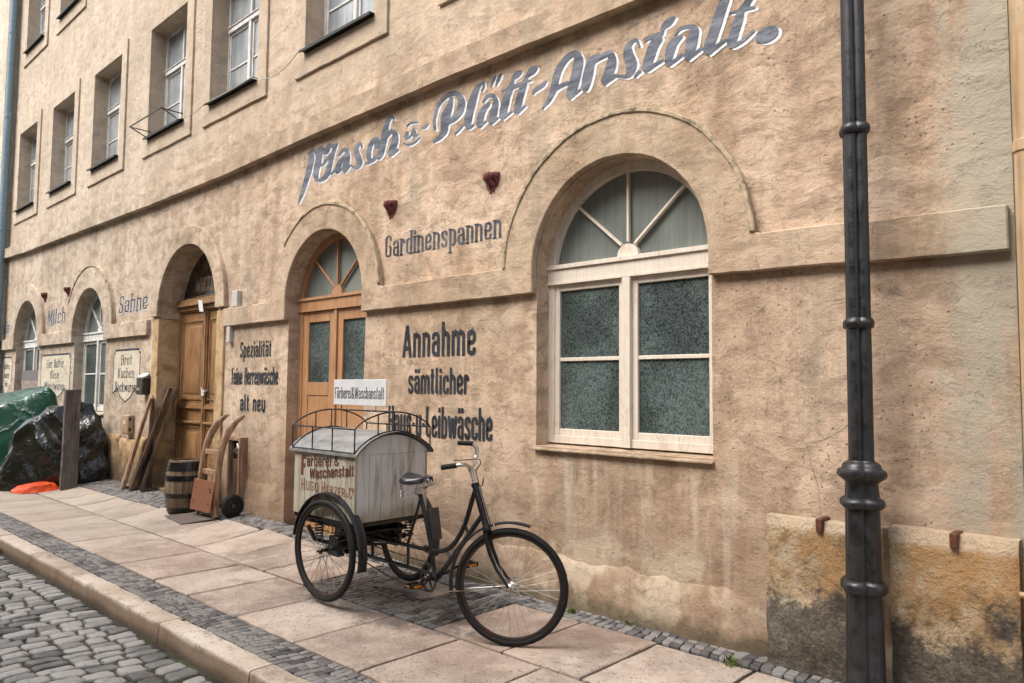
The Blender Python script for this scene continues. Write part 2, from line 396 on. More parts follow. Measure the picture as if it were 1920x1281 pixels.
# ------------------------------------------------------------------ ground
def sstep(t): t = max(0, min(1, t)); return t*t*(3-2*t)
def gz(x, y): return .12*sstep((-x-4)/5)*sstep((y-3.3)/.95)
def gmat(name, cols, rough, gs=80, gk=.6, spots=None, spec=.35, wet=False, rnd=.5):
    M = Mt(name, rough, spec=spec); ri = M.N('NewGeometry').outputs['Random Per Island']
    f = M.noise(1.9, 6, .6, dist=.4); g = M.noise(gs, 4, .75, off=2)
    v = M.math('MULTIPLY_ADD', ri, rnd*.3, M.math('MULTIPLY_ADD', f, .6, M.math('MULTIPLY', g, .4-.15*rnd)))
    c = M.ramp(v, [(.38, cols[0]), (.52, cols[1]), (.68, cols[2])])
    if spots: c = M.mix(M.mr(M.noise(spots[0], 3, .7, off=9), spots[1], spots[1]+.04, 0, .8), c, spots[2])
    M.bump(M.noise(16, 5, .6, off=6), gk*.6, .01); M.bump(g, gk, .004); return M, c, f, g
M_, c_, f_, g_ = gmat('slab_granite', [(.20,.155,.125), (.345,.28,.23), (.45,.375,.315)], .82, 100, 1.0, (55, .585, (.09,.07,.055)), rnd=.5)
x_, y_, z_ = M_.xyz()
# a damp dark stain on the slabs round the patch of setts under the tricycle
dx = M_.math('DIVIDE', M_.math('ADD', x_, 4.35), 1.05); dy = M_.math('DIVIDE', M_.math('SUBTRACT', y_, 3.38), .42)
d_ = M_.math('ADD', M_.math('MULTIPLY', dx, dx), M_.math('MULTIPLY', dy, dy))
d_ = M_.math('MULTIPLY_ADD', M_.noise(4, 8, .75, off=5), 2.2, d_)
c_ = M_.mix(M_.mr(d_, 2.05, 1.5, 0, .8), c_, (.05,.045,.045))
c_ = M_.mix(M_.math('MULTIPLY', M_.mr(M_.noise(2.4, 8, .75, off=15), .5, .64), .5), c_, (.15,.115,.09)); c_ = M_.mix(M_.math('MULTIPLY', M_.mr(M_.noise(5, 8, .75, off=19), .54, .62), .4), c_, (.50,.43,.36)); c_ = M_.mix(M_.math('MULTIPLY', M_.mr(M_.noise(1.1, 3, .5, off=25), .5, .6), .15), c_, (.42,.25,.18))
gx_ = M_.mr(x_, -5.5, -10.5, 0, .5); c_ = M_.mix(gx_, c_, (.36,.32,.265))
M_.col(c_); MAT['slab'] = M_.m
M_, c_, f_, g_ = gmat('kerb_granite', [(.24,.185,.14), (.42,.345,.275), (.54,.47,.39)], .78, 90, .9, (60, .6, (.11,.075,.055)), rnd=.6)
x_, y_, z_ = M_.xyz(); c_ = M_.mix(M_.mr(M_.math('MULTIPLY_ADD', f_, .05, z_), .018, -.012, 0, .75), c_, (.19,.115,.065)); c_ = M_.mix(M_.mr(M_.math('MULTIPLY_ADD', f_, .08, z_), -.02, -.09, 0, .8), c_, (.07,.05,.035)); c_ = M_.mix(M_.math('MULTIPLY', M_.mr(M_.noise(8, 8, .75, off=19), .54, .62), .5), c_, (.13,.1,.07)); M_.col(c_); MAT['kerb'] = M_.m
M_, c_, f_, g_ = gmat('street_basalt', [(.065,.062,.057), (.15,.145,.136), (.27,.262,.248)], .55, 70, .9, (30, .62, (.06,.05,.04)), spec=.4, rnd=1.5)
x_, y_, z_ = M_.xyz(); M_.col(M_.mix(M_.mr(z_, -.128, -.15, 0, .8), c_, (.04,.038,.025))); MAT['cobble'] = M_.m
M_, c_, f_, g_ = gmat('mosaic_basalt', [(.055,.053,.055), (.115,.108,.105), (.19,.178,.17)], .55, 110, .4, spec=.4, rnd=1.6); M_.col(c_); MAT['sett'] = M_.m
M_, c_, f_, g_ = gmat('wet_basalt', [(.02,.02,.021), (.045,.044,.045), (.09,.088,.085)], .4, 110, .4, spec=.4, rnd=1.6); M_.col(c_); MAT['wetsett'] = M_.m
M_, c_, f_, g_ = gmat('joint_soil', [(.012,.011,.008), (.028,.024,.016), (.065,.055,.04)], .95, 140, .9)
c_ = M_.mix(M_.mr(M_.noise(6, 6, .7, off=6), .54, .62, 0, .7), c_, (.05,.065,.02)); M_.col(c_); MAT['soil'] = M_.m

rnd = random.Random(3)
def pebble(mb, quad, z0, dome, depth=.04, shrink=.008, n=12, top=.0):
    """one stone: a rounded, slightly irregular block filling a ground quad"""
    q = [Vector(p) for p in quad]; cx = sum(p.x for p in q)/4; cy = sum(p.y for p in q)/4
    hs = rnd.uniform(-.25, .25)*dome; tx = rnd.uniform(-.05, .05); ty = rnd.uniform(-.05, .05)
    if n == 12: uv = [(-.62,-1),(0,-1.02),(.62,-1),(.9,-.9),(1,-.55),(1.02,0),(1,.55),(.9,.9),(.62,1),(0,1.02),(-.62,1),(-.9,.9),(-1,.55),(-1.02,0),(-1,-.55),(-.9,-.9)]
    else: uv = [(-.7,-1),(.7,-1),(.94,-.9),(1,0),(.94,.9),(.7,1),(-.7,1),(-.94,.9),(-1,0),(-.94,-.9)]
    n = len(uv); rim = []
    for (u, v) in uv:
        u += rnd.uniform(-.07, .07); v += rnd.uniform(-.07, .07)
        u = (u+1)/2; v = (v+1)/2
        p = q[0]*(1-u)*(1-v)+q[1]*u*(1-v)+q[2]*u*v+q[3]*(1-u)*v
        d = Vector((p.x-cx, p.y-cy)); L = d.length; d *= max(.3*L, L-shrink*rnd.uniform(.6, 1.4))/L
        rim.append(d)
    vs = []; rings = [(1.0, -depth), (.985, -dome*.8), (.92, -dome*.25), (.7, dome*.02)]
    for s, z in rings:
        for d in rim: vs.append((cx+d.x*s, cy+d.y*s, z0(cx+d.x*s, cy+d.y*s)+z+hs+d.x*tx+d.y*ty))
    vs.append((cx, cy, z0(cx, cy)+dome*.12+hs)); fs = []
    for i in range(len(rings)-1):
        for k in range(n): k2 = (k+1) % n; fs.append((i*n+k, i*n+k2, (i+1)*n+k2, (i+1)*n+k))
    if dome > .01: vs = [(a_, b_, c_+.0035*noise.noise(Vector((a_*28, b_*28, 1)))+.002*noise.noise(Vector((a_*70, b_*70, 4)))) for a_, b_, c_ in vs]
    b = (len(rings)-1)*n
    fs += [(b+k, b+(k+1) % n, len(vs)-1) for k in range(n)]
    mb.add(vs, fs)

STREET = -.12
def zs(x, y): return STREET + .012*noise.noise(Vector((x*.8, y*.8, 0)))
# street cobbles, courses running from kerb to kerb
mb = MB(); x = -24.
while x < 3.5:
    wd = rnd.uniform(.095, .13); y = 2.05+rnd.uniform(-.02, .01); near = -9 < x < -2
    while y > -1.6:
        ln = rnd.uniform(.12, .195); wav = lambda yy, xx: .05*math.sin(yy*2.3+xx*.9)+.03*math.sin(yy*5+xx*.3)
        j = lambda: rnd.uniform(-.009, .009)
        pebble(mb, [(x+wav(y-ln, x)+j(), y-ln+j(), 0), (x+wd+wav(y-ln, x)+j(), y-ln+j(), 0), (x+wd+wav(y, x)+j(), y+j(), 0), (x+wav(y, x)+j(), y+j(), 0)], zs, .016, .05, .007, 12 if near else 8)
        y -= ln+.004
    x += wd+.004
o = mb.build('street_cobbles', MAT['cobble'], smooth=50); tag(o, kind='structure')
def sheet(name, x0, x1, y0, y1, z, mat, nx=60, ny=20):
    vs = []; fs = []
    for j in range(ny+1):
        for i in range(nx+1):
            x = x0+(x1-x0)*i/nx; y = y0+(y1-y0)*j/ny; vs.append((x, y, z(x, y)))
    for j in range(ny):
        for i in range(nx): a = j*(nx+1)+i; fs.append((a, a+1, a+nx+2, a+nx+1))
    mb = MB(); mb.add(vs, fs); o = mb.build(name, mat, smooth=60); tag(o, kind='structure'); return o
sheet('street_ground', -90, 90, -60, 2.12, lambda x, y: STREET-.017, MAT['soil'], 30, 20)
sheet('pavement_ground', -90, 90, 2.12, 4.36, lambda x, y: gz(x, y)-.03, MAT['soil'], 180, 14)
# slabs in two rows
mb = MB()
def slab(x0, x1, y0, y1):
    g = .0115; ns = max(1, int((x1-x0)/.07)); e = .007; pts = []
    for k in range(ns+1): pts.append((x0+g+(x1-x0-2*g)*k/ns, y0+g))
    m_ = max(1, int((y1-y0)/.12))
    for k in range(1, m_+1): pts.append((x1-g, y0+g+(y1-y0-2*g)*k/m_))
    for k in range(1, ns+1): pts.append((x1-g-(x1-x0-2*g)*k/ns, y1-g))
    for k in range(1, m_): pts.append((x0+g, y1-g-(y1-y0-2*g)*k/m_))
    pts = [(a+rnd.uniform(-1, 1)*.0045, b+rnd.uniform(-1, 1)*.0045) for a, b in pts]; n = len(pts)
    cx, cy = (x0+x1)/2, (y0+y1)/2; dz = rnd.uniform(-.002, .002); tx = rnd.uniform(-.004, .004)
    z = lambda a, b: gz(a, b)+dz+tx*(a-cx)
    vs = [(a, b, z(a, b)-.05) for a, b in pts]+[(a, b, z(a, b)-.006) for a, b in pts]
    ins = [(a+(cx-a)*e/abs(cx-a+1e-6)*(abs(cx-a) > .02), b+(cy-b)*e/abs(cy-b+1e-6)*(abs(cy-b) > .02)) for a, b in pts]
    vs += [(a, b, z(a, b)) for a, b in ins]+[(cx, cy, z(cx, cy))]
    fs = []
    for i in range(2):
        for k in range(n): k2 = (k+1) % n; fs.append((i*n+k, i*n+k2, (i+1)*n+k2, (i+1)*n+k))
    fs += [(2*n+k, 2*n+(k+1) % n, 3*n) for k in range(n)]
    mb.add(vs, fs)
r1 = [-9.77,-8.97,-8.28,-7.59,-6.99,-6.24,-5.61,-4.87,-4.13,-3.46,-2.78]
r2 = [-10.06,-9.4,-8.72,-8.0,-7.24,-6.61,-5.9,-5.28]
r2b = [-3.74,-3.12,-2.53,-1.9]
def extend(l, lo, hi):
    l = list(l)
    while l[0] > lo: l.insert(0, l[0]-rnd.uniform(.62, .8))
    while l[-1] < hi: l.append(l[-1]+rnd.uniform(.6, .74))
    return l
r1 = extend(r1, -26, 4); r2 = extend(r2, -26, -5.28); r2b = extend(r2b, -3.74, 4)
for a, b in zip(r1, r1[1:]): slab(a, b, 2.495, 3.262)
edge = lambda x: 4.07-.27*sstep((-x-6)/4.5)
for l in (r2, r2b):
    for a, b in zip(l, l[1:]): slab(a, b, 3.268, edge((a+b)/2)-(.03 if a > -3 else 0))
slab(-4.85, -4.28, 3.64, 4.05)
o = mb.build('pavement_slabs', MAT['slab'], smooth=40); tag(o, kind='structure')
# mosaic strips of small setts
def mosaic(name, x0, x1, ylo, yhi, mat, sz=.056, skip=None, z=gz):
    mb = MB(); x = x0; i = 0
    while x < x1:
        wd = sz*rnd.uniform(.85, 1.2); y = ylo(x); top = yhi(x); k = 0
        while y < top-.012:
            ln = min(sz*rnd.uniform(.9, 1.3), top-y)
            if top-y-ln < .025: ln = top-y
            wv = lambda yy: .018*math.sin(yy*14+x*2)
            j = lambda: rnd.uniform(-.005, .005)
            if not (skip and skip(x, y)): pebble(mb, [(x+wv(y)+j(), y+j(), 0), (x+wd+wv(y)+j(), y+j(), 0), (x+wd+wv(y+ln)+j(), y+ln, 0), (x+wv(y+ln)+j(), y+ln, 0)], z, .005, .02, .0028, 8)
            y += ln; k += 1
        x += wd; i += 1
    o = mb.build(name, mat, smooth=50); tag(o, kind='structure')
mosaic('kerbside_setts', -20, 2.5, lambda x: 2.245, lambda x: 2.49, MAT['sett'])
inpatch = lambda x, y: -5.28 < x < -3.74 and y < 4.1
mosaic('wallside_setts', -16, 2.0, lambda x: edge(x)+.01, lambda x: 4.3 if not -11 < x < -8.83 else 4.34, MAT['sett'], .062)
mosaic('patch_of_setts', -5.27, -3.75, lambda x: 3.275, lambda x: 4.065, MAT['wetsett'], .066, lambda x, y: -4.87 < x < -4.26 and y > 3.6)
# kerb
mb = MB(); kj = [-7.98,-6.79,-5.08,-3.88]
while kj[0] > -26: kj.insert(0, kj[0]-rnd.uniform(1.1, 1.6))
while kj[-1] < 4: kj.append(kj[-1]+rnd.uniform(1.1, 1.5))
for a, b in zip(kj, kj[1:]):
    n = 40; vs = []; dz = rnd.uniform(-.004, .004)
    prof = [(2.080, -.2), (2.085, -.075), (2.087, -.018), (2.091, -.006), (2.100, -.001), (2.16, 0), (2.228, 0), (2.237, -.005), (2.239, -.05)]
    for i in range(n+1):
        x = a+.005+(b-a-.01)*i/n
        for (y, z) in prof:
            jt = .006*noise.noise(Vector((x*5, z*20, 3)))+.004*noise.noise(Vector((x*23, z*30, 3)))*(z < -.004)
            vs.append((x, y+jt, z+dz+jt*.5))
    m_ = len(prof); fs = [(i*m_+k, i*m_+k+1, (i+1)*m_+k+1, (i+1)*m_+k) for i in range(n) for k in range(m_-1)]
    fs += [tuple(range(m_)), tuple(n*m_+k for k in range(m_-1, -1, -1))]
    mb.add(vs, fs)
o = mb.build('kerb', MAT['kerb'], smooth=60); tag(o, kind='structure')

# ------------------------------------------------------------------ the house
house = thing('house', 'old ochre plastered laundry house with arched openings and painted lettering', 'house', (-9.9, 4.3, 0))
X0, X1, YF, YB = -19.12, -.66, 4.3, 4.82
CB, CT = 2.28, 2.50       # string course
Dw = (-3.015, .735, 2.455, 1.12); Cw = (-6.655, .705, 2.47, -.15); Bw = (-9.915, .885, 2.55, -.15)
A2w = (-13.66, .765, 2.40, 1.10); A1w = (-17.27, .82, 2.40, 1.10)
def archpoly(c, r, s, b, seed, amp=.003):
    return rough([(c-r, b), (c+r, b)]+arc(c, s, r, 0, 180, 30), .07, amp, seed)
holes = [archpoly(*Dw, 1), archpoly(*Cw, 2, .005), archpoly(*A2w, 3), archpoly(*A1w, 4),
         rough([(-11.0, -.2), (-8.83, -.2), (-8.83, 2.5), (-9.03, 2.5)]+arc(-9.915, 2.55, .885, 0, 180, 30)+[(-10.8, 2.5), (-11.0, 2.5)], .07, .002, 5)]
UX = [-17.86, -15.57, -13.28, -10.85, -8.82, -6.51, -4.1, -1.9]
def rect(x0, x1, z0, z1): return [(x0, z0), (x1, z0), (x1, z1), (x0, z1)]
UZ0, UZ1, TZ0, TZ1 = 5.24, 6.90, 8.66, 10.3
for i, c in enumerate(UX): holes.append(rough(rect(c-.62, c+.62, UZ0, UZ1), .08, .003, 10+i))
TX = [-17.70, -15.45, -13.2]
for i, c in enumerate(TX): holes.append(rough(rect(c-.62, c+.62, TZ0, TZ1), .08, .003, 30+i))
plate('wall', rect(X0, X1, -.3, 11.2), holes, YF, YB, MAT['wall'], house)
mb = MB(); mb.box(X0, X0+.5, YB, 13, -.3, 11.2); mb.box(X1-.5, X1, YB, 13, -.3, 11.2); mb.box(X0+.5, X1-.5, 12.5, 13, -.3, 11.2); mb.build('rear_wall', MAT['wall'], house)
mb = MB(); mb.hexa([(X0-.1, 4.0, 11.2), (X1+.1, 4.0, 11.2), (X1+.1, 8.7, 14.6), (X0-.1, 8.7, 14.6), (X0-.1, 4.0, 11.35), (X1+.1, 4.0, 11.35), (X1+.1, 8.7, 14.75), (X0-.1, 8.7, 14.75)])
mb.hexa([(X0-.1, 13.4, 11.2), (X0-.1, 8.72, 14.6), (X1+.1, 8.72, 14.6), (X1+.1, 13.4, 11.2), (X0-.1, 13.4, 11.35), (X0-.1, 8.72, 14.75), (X1+.1, 8.72, 14.75), (X1+.1, 13.4, 11.35)])
MAT['tiles'] = simple('red_roof_tiles', (.22,.08,.05), .8, 0, .3, .3, space='world'); mb.build('roof', MAT['tiles'], house)
# cornice: flat band whose top edge weathers back, slightly sagging
def band(name, pts_bot, h, yf, mat, seed, top_in=.0):
    mb = MB(); P = []
    n = int((pts_bot[-1][0]-pts_bot[0][0])/.08); xs = np.linspace(pts_bot[0][0], pts_bot[-1][0], n+1)
    bz = np.interp(xs, [p[0] for p in pts_bot], [p[1] for p in pts_bot]); vs = []
    for x, z in zip(xs, bz):
        j = lambda k, a: a*(noise.noise(Vector((x*2.2, k, seed)))+.7*noise.noise(Vector((x*13, k, seed))))
        zb = z+j(1, .006); zt = z+h+j(2, .007)
        vs += [(x, 4.299, zb), (x, yf+j(3, .003), zb), (x, yf+.001+j(3, .003), (zb+zt)/2), (x, yf+top_in*.3+j(4, .004), zt-.012), (x, yf+.02+top_in, zt), (x, 4.299, zt+.006)]
    fs = [(i*6+k, i*6+(k+1) % 6, (i+1)*6+(k+1) % 6, (i+1)*6+k) for i in range(n) for k in range(6)]
    fs += [tuple(range(6)), tuple(n*6+k for k in range(5, -1, -1))]
    mb.add(vs, fs); return mb.build(name, mat, house, smooth=30)
band('cornice', [(X0, 4.28), (-17.5, 4.23), (-14, 4.195), (-11.3, 4.165), (-8.9, 4.165), (-6.9, 4.215), (-4.7, 4.24), (X1, 4.22)], .215, 4.205, MAT['trim'], 1)
def run(a, b, arches, seed):
    """string course and the arch surrounds it runs into, one continuous moulding"""
    lo = [(a, CB)]; hi = []
    for (c, r, s_, bb), ro in arches:
        ri = r+.004; lo += [(c-ri, CB)]+arc(c, s_, ri, 180, 0, 40)+[(c+ri, CB)]
    lo.append((b, CB-(.04 if b > -1 else 0)))
    hi = [(b, CT-(.035 if b > -1 else 0))]
    for (c, r, s_, bb), ro in reversed(arches):
        t0 = math.degrees(math.asin(min(1, (CT+.012-s_)/ro))); hi += [(c+ro+.05, CT)]+arc(c, s_, ro, t0, 180-t0, 44)+[(c-ro-.05, CT)]
    if a < -19: hi = [p for p in hi if p[0] > a+.02]
    hi.append((a, CT)); plate('moulding', rough(lo+hi, .05, .0035, seed), [], 4.241, 4.302, MAT['trim'], house, bevel=.007)
run(X0, -11.15, [(A1w, 1.15), (A2w, 1.15)], 51); run(-8.80, -.68, [(Cw, .982), (Dw, 1.042)], 52)
c, r, s_, b = Bw; ri = r+.004
plate('arch_surround', rough([(c+ri, 2.525), (c+1.13, 2.525)]+arc(c, s_, 1.13, 0, 180, 40)+[(c-1.13, 2.525), (c-ri, 2.525)]+arc(c, s_, ri, 180, 0, 40), .05, .0035, 54), [], 4.241, 4.302, MAT['trim'], house, bevel=.007)
for (c, r, s, b), ro, a0, a1, i in ((Dw, 1.042, 3, 178, 0), (Cw, .982, 3, 140, 1), (A2w, 1.15, 6, 150, 2)):
    poly = arc(c, s, ro+.012, a0, a1, 60)+arc(c, s, ro-.020, a1, a0, 60)
    plate('edge_moulding', rough(poly, .025, .0045, 60+i), [], 4.229, 4.262, MAT['moss'], house, bevel=.006)
# door B: sandstone jambs and imposts
for x0, x1 in ((-11.0, -10.8), (-9.03, -8.83)):
    mb = MB(); zz = [-.1, .62, 1.25, 1.9, 2.495]
    mb.box(x0+.001, x1-.001, 4.272, 4.8, -.1, 2.495)
    mb.build('door_jamb', MAT['jamb'], house, bevel=.008)
mb = MB(); mb.box(-10.79, -9.04, 4.26, 4.75, -.1, .16); mb.build('door_step', MAT['jamb'], house, bevel=.012)
# plinth stones
def block(name, x0, x1, z0, z1, yf, mat, bev=.03, seed=0):
    nx = max(2, int((x1-x0)/.05)); nz = max(2, int((z1-z0)/.05)); vs = []; fs = []
    for j in range(nz+1):
        for i in range(nx+1):
            x = x0+(x1-x0)*i/nx; z = z0+(z1-z0)*j/nz
            e = min(x-x0, x1-x, z1-z); d = max(0, 1-e/bev); y = yf+d*d*bev*.8+.022*noise.noise(Vector((x*3, z*3, seed)))+.006*noise.noise(Vector((x*14, z*14, seed)))
            cx = .009*noise.noise(Vector((x*6, z*6, seed+5)))
            vs.append((x+cx*(e < .03), y, z+cx*(e < .03)))
    for j in range(nz):
        for i in range(nx): a = j*(nx+1)+i; fs.append((a, a+1, a+nx+2, a+nx+1))
    n0 = len(vs); rim = [i for i in range(nx+1)]+[j*(nx+1)+nx for j in range(1, nz+1)]+[nz*(nx+1)+i for i in range(nx-1, -1, -1)]+[j*(nx+1) for j in range(nz-1, 0, -1)]
    vs += [(vs[i][0], 4.32, vs[i][2]) for i in rim]
    for k in range(len(rim)): k2 = (k+1) % len(rim); fs.append((rim[k], n0+k, n0+k2, rim[k2]))
    mb = MB(); mb.add(vs, fs); return mb.build(name, mat, house, smooth=60)
block('plinth_stone', -1.91, -1.272, -.1, .835, 4.20, MAT['stone'], seed=1)
block('plinth_stone', -1.238, -.675, -.1, .855, 4.195, MAT['stone'], seed=2)
mb = MB(); mb.box(-1.285, -1.225, 4.225, 4.31, -.1, .84); mb.build('mortar_joint', MAT['trim'], house)
for xx, zz in ((-1.585, .81), (-.935, .82)):
    mb = MB(); mb.box(xx-.018, xx+.018, 4.172, 4.3, zz-.03, zz+.045); mb.build('iron_clamp', MAT['rust'], house, bevel=.005)
block('plinth_stone', -12.9, -12.1, -.1, .80, 4.255, MAT['jamb'], seed=3); block('plinth_stone', -12.08, -11.45, -.1, .76, 4.25, MAT['jamb'], seed=4); block('plinth_stone', -11.43, -11.01, -.1, .80, 4.235, MAT['jamb'], seed=6)
# rough skirting render
def skirt(x0, x1, h, yf, seed):
    mb = MB(); n = int((x1-x0)/.06); vs = []; fs = []
    for i in range(n+1):
        x = x0+(x1-x0)*i/n; hh = h*(1+.35*noise.noise(Vector((x*1.7, seed, 0)))+.12*noise.noise(Vector((x*7, seed, 2))))
        e = sstep(min(i, n-i)/3)
        y = 4.3-(4.3-yf)*e*(1+.3*noise.noise(Vector((x*3, 3, seed))))
        vs += [(x, y-.012*e, -.05), (x, y, hh*.6), (x, (y+4.3)/2+.006, hh*.93), (x, 4.302, hh)]
    for i in range(n):
        for k in range(3): fs.append((i*4+k, (i+1)*4+k, (i+1)*4+k+1, i*4+k+1))
    mb.add(vs, fs); mb.build('base_render', MAT['wall'], house, smooth=60)
skirt(-5.9, -1.97, .34, 4.26, 1); skirt(-8.8, -7.42, .5, 4.265, 2)

# ------------------------------------------------------------------ windows and doors
def half_disc(c, r, s, n=26): return arc(c, s, r, 0, 180, n)
def arch_window(name, W, mat, y=4.44, lower=True, sill=True):
    c, r, s, b = W; r = r+.012; t = .075; fa = .075
    zt0, zt1 = s-.10, s+.04          # transom
    mb = MB()
    poly = [(c+r, zt1)]+arc(c, s, r, 0, 180, 36)+[(c-r, zt1), (c-r+fa, zt1)]+arc(c, s, r-fa, 180, 0, 36)+[(c+r-fa, zt1)]
    mb.prism(poly, y, y+.08)
    mb.box(c-r, c+r, y-.012, y+.08, zt0+.02, zt1-.02); mb.box(c-r, c+r, y-.028, y+.08, zt1-.02, zt1+.012); mb.box(c-r, c+r, y-.02, y+.07, zt0, zt0+.02)
    hub = [(c-.09, zt1+.012)]+[(c-.09*math.cos(R(a)), zt1+.02+.085*math.sin(R(a))) for a in range(0, 181, 15)]+[(c+.09, zt1+.012)]
    mb.prism(hub, y+.004, y+.05)
    for a in (47, 90, 133):
        p0 = (c+.08*math.cos(R(a)), y+.02, zt1+.04+.08*math.sin(R(a))); p1 = (c+(r-.08)*math.cos(R(a)), y+.02, s+(r-.08)*math.sin(R(a)))
        mb.beam(p0, p1, .018, .03, (0, -1, 0))
    win = mb.build(name, mat, house, bevel=.004, smooth=35)
    mb = MB(); mb.prism(half_disc(c, r-.05, s), y+.045, y+.05); mb.build('fan_pane', MAT['fan_glass'], win)
    if lower:
        mb = MB(); z0, z1 = b+.02, zt0
        mb.box(c-r, c-r+.07, y+.003, y+.09, z0, z1); mb.box(c+r-.07, c+r, y+.003, y+.09, z0, z1); mb.box(c-.035, c+.035, y-.02, y+.07, z0, z1-.001)
        mb.box(c-r+.07, c+r-.07, y+.001, y+.09, z0, z0+.06)
        for x0, x1 in ((c-r+.07, c-.035), (c+.035, c+r-.07)):
            mb.box(x0, x0+.045, y+.012, y+.05, z0+.06, z1); mb.box(x1-.045, x1, y+.012, y+.05, z0+.06, z1)
            mb.box(x0+.045, x1-.045, y+.014, y+.05, z1-.05, z1); mb.box(x0+.045, x1-.045, y+.014, y+.05, z0+.06, z0+.11)
            zm = (z0+z1)/2+.03; mb.box(x0+.045, x1-.045, y+.018, y+.045, zm-.014, zm+.014)
        mb.build('casement', mat, win, bevel=.003, smooth=35)
        for x0, x1 in ((c-r+.115, c-.08), (c+.08, c+r-.115)):
            zm = (z0+z1)/2+.03
            for q0, q1 in ((z0+.11, zm-.014), (zm+.014, z1-.05)):
                mb = MB(); mb.box(x0-.005, x1+.005, y+.034, y+.04, q0-.004, q1+.004); mb.build('pane', MAT['frost'], win)
        if sill:
            mb = MB(); mb.hexa([(c-r-.0, 4.262, b-.03), (c+r, 4.262, b-.03), (c+r, y+.1, b-.03), (c-r, y+.1, b-.03), (c-r, 4.262, b-.012), (c+r, 4.262, b-.012), (c+r, y+.1, b+.018), (c-r, y+.1, b+.018)])
            mb.build('sill', MAT['trim'], win, bevel=.005)
    return win
arch_window('window', Dw, MAT['cream'])
wA2 = arch_window('window', A2w, MAT['whitewin'])
wA1 = arch_window('window', A1w, MAT['whitewin'])
mb = MB(); mb.box(-18.07, -16.46, 4.405, 4.43, 1.12, 1.84); mb.build('grey_board', simple('grey_shutter_board', (.15,.14,.14), .7, 0, .15, .2, space='world'), wA1, bevel=.003)
mb = MB(); mb.box(-17.98, -16.66, 4.4, 4.406, 1.42, 1.63); mb.box(-17.98, -17.1, 4.4, 4.406, 1.16, 1.34); tag(mb.build('faded_sign_strip', simple('faded_sign_paper', (.27,.22,.19), .8, 0, .35, .1, 12, space='world'), wA1), 'pale faded strip on the grey board')

# shop door C
def leaf_door():
    c, r, s, b = Cw; y = 4.43; m = MAT['door2']
    win = arch_window('shop_door', Cw, m, y, lower=False)
    mb = MB(); mb.box(c-r-.01, c-r+.07, y+.002, y+.09, .02, s-.10); mb.build('door_frame', m, win, bevel=.004); mb = MB(); mb.box(c+r-.07, c+r+.01, y+.002, y+.09, .02, s-.10); mb.build('door_frame', m, win, bevel=.004)
    for k, (x0, x1) in enumerate(((c-r+.07, c-.012), (c+.012, c+r-.07))):
        mb = MB(); z1 = s-.10; mb.box(x0, x0+.11, y+.012, y+.06, .06, z1); mb.box(x1-.11, x1, y+.012, y+.06, .06, z1); mb.box(x0+.11, x1-.11, y+.012, y+.06, z1-.12, z1-.001)
        mb.box(x0+.11, x1-.11, y+.0125, y+.06, 1.46, 1.60); mb.box(x0+.11, x1-.11, y+.02, y+.06, .24, 1.46); mb.box(x0+.11, x1-.11, y+.0125, y+.06, .06, .24)
        if k == 1: mb.box(x0-.03, x0+.02, y-.01, y+.012, .06, z1-.002)
        lf = mb.build('door_leaf', m, win, bevel=.005)
        mb = MB(); mb.box(x0+.105, x1-.105, y+.035, y+.04, 1.595, z1-.115); mb.build('pane', MAT['frost'], lf)
        if k == 1:
            mb = MB(); mb.tube([(x0+.045, y, 1.12), (x0+.045, y-.05, 1.12), (x0+.13, y-.055, 1.12)], .009, 8); mb.build('handle', MAT['chrome'], lf, smooth=40)
    mb = MB(); mb.box(c-r, c+r, 4.30, y+.1, -.05, .05); mb.build('threshold', MAT['jamb'], win, bevel=.006)
leaf_door()

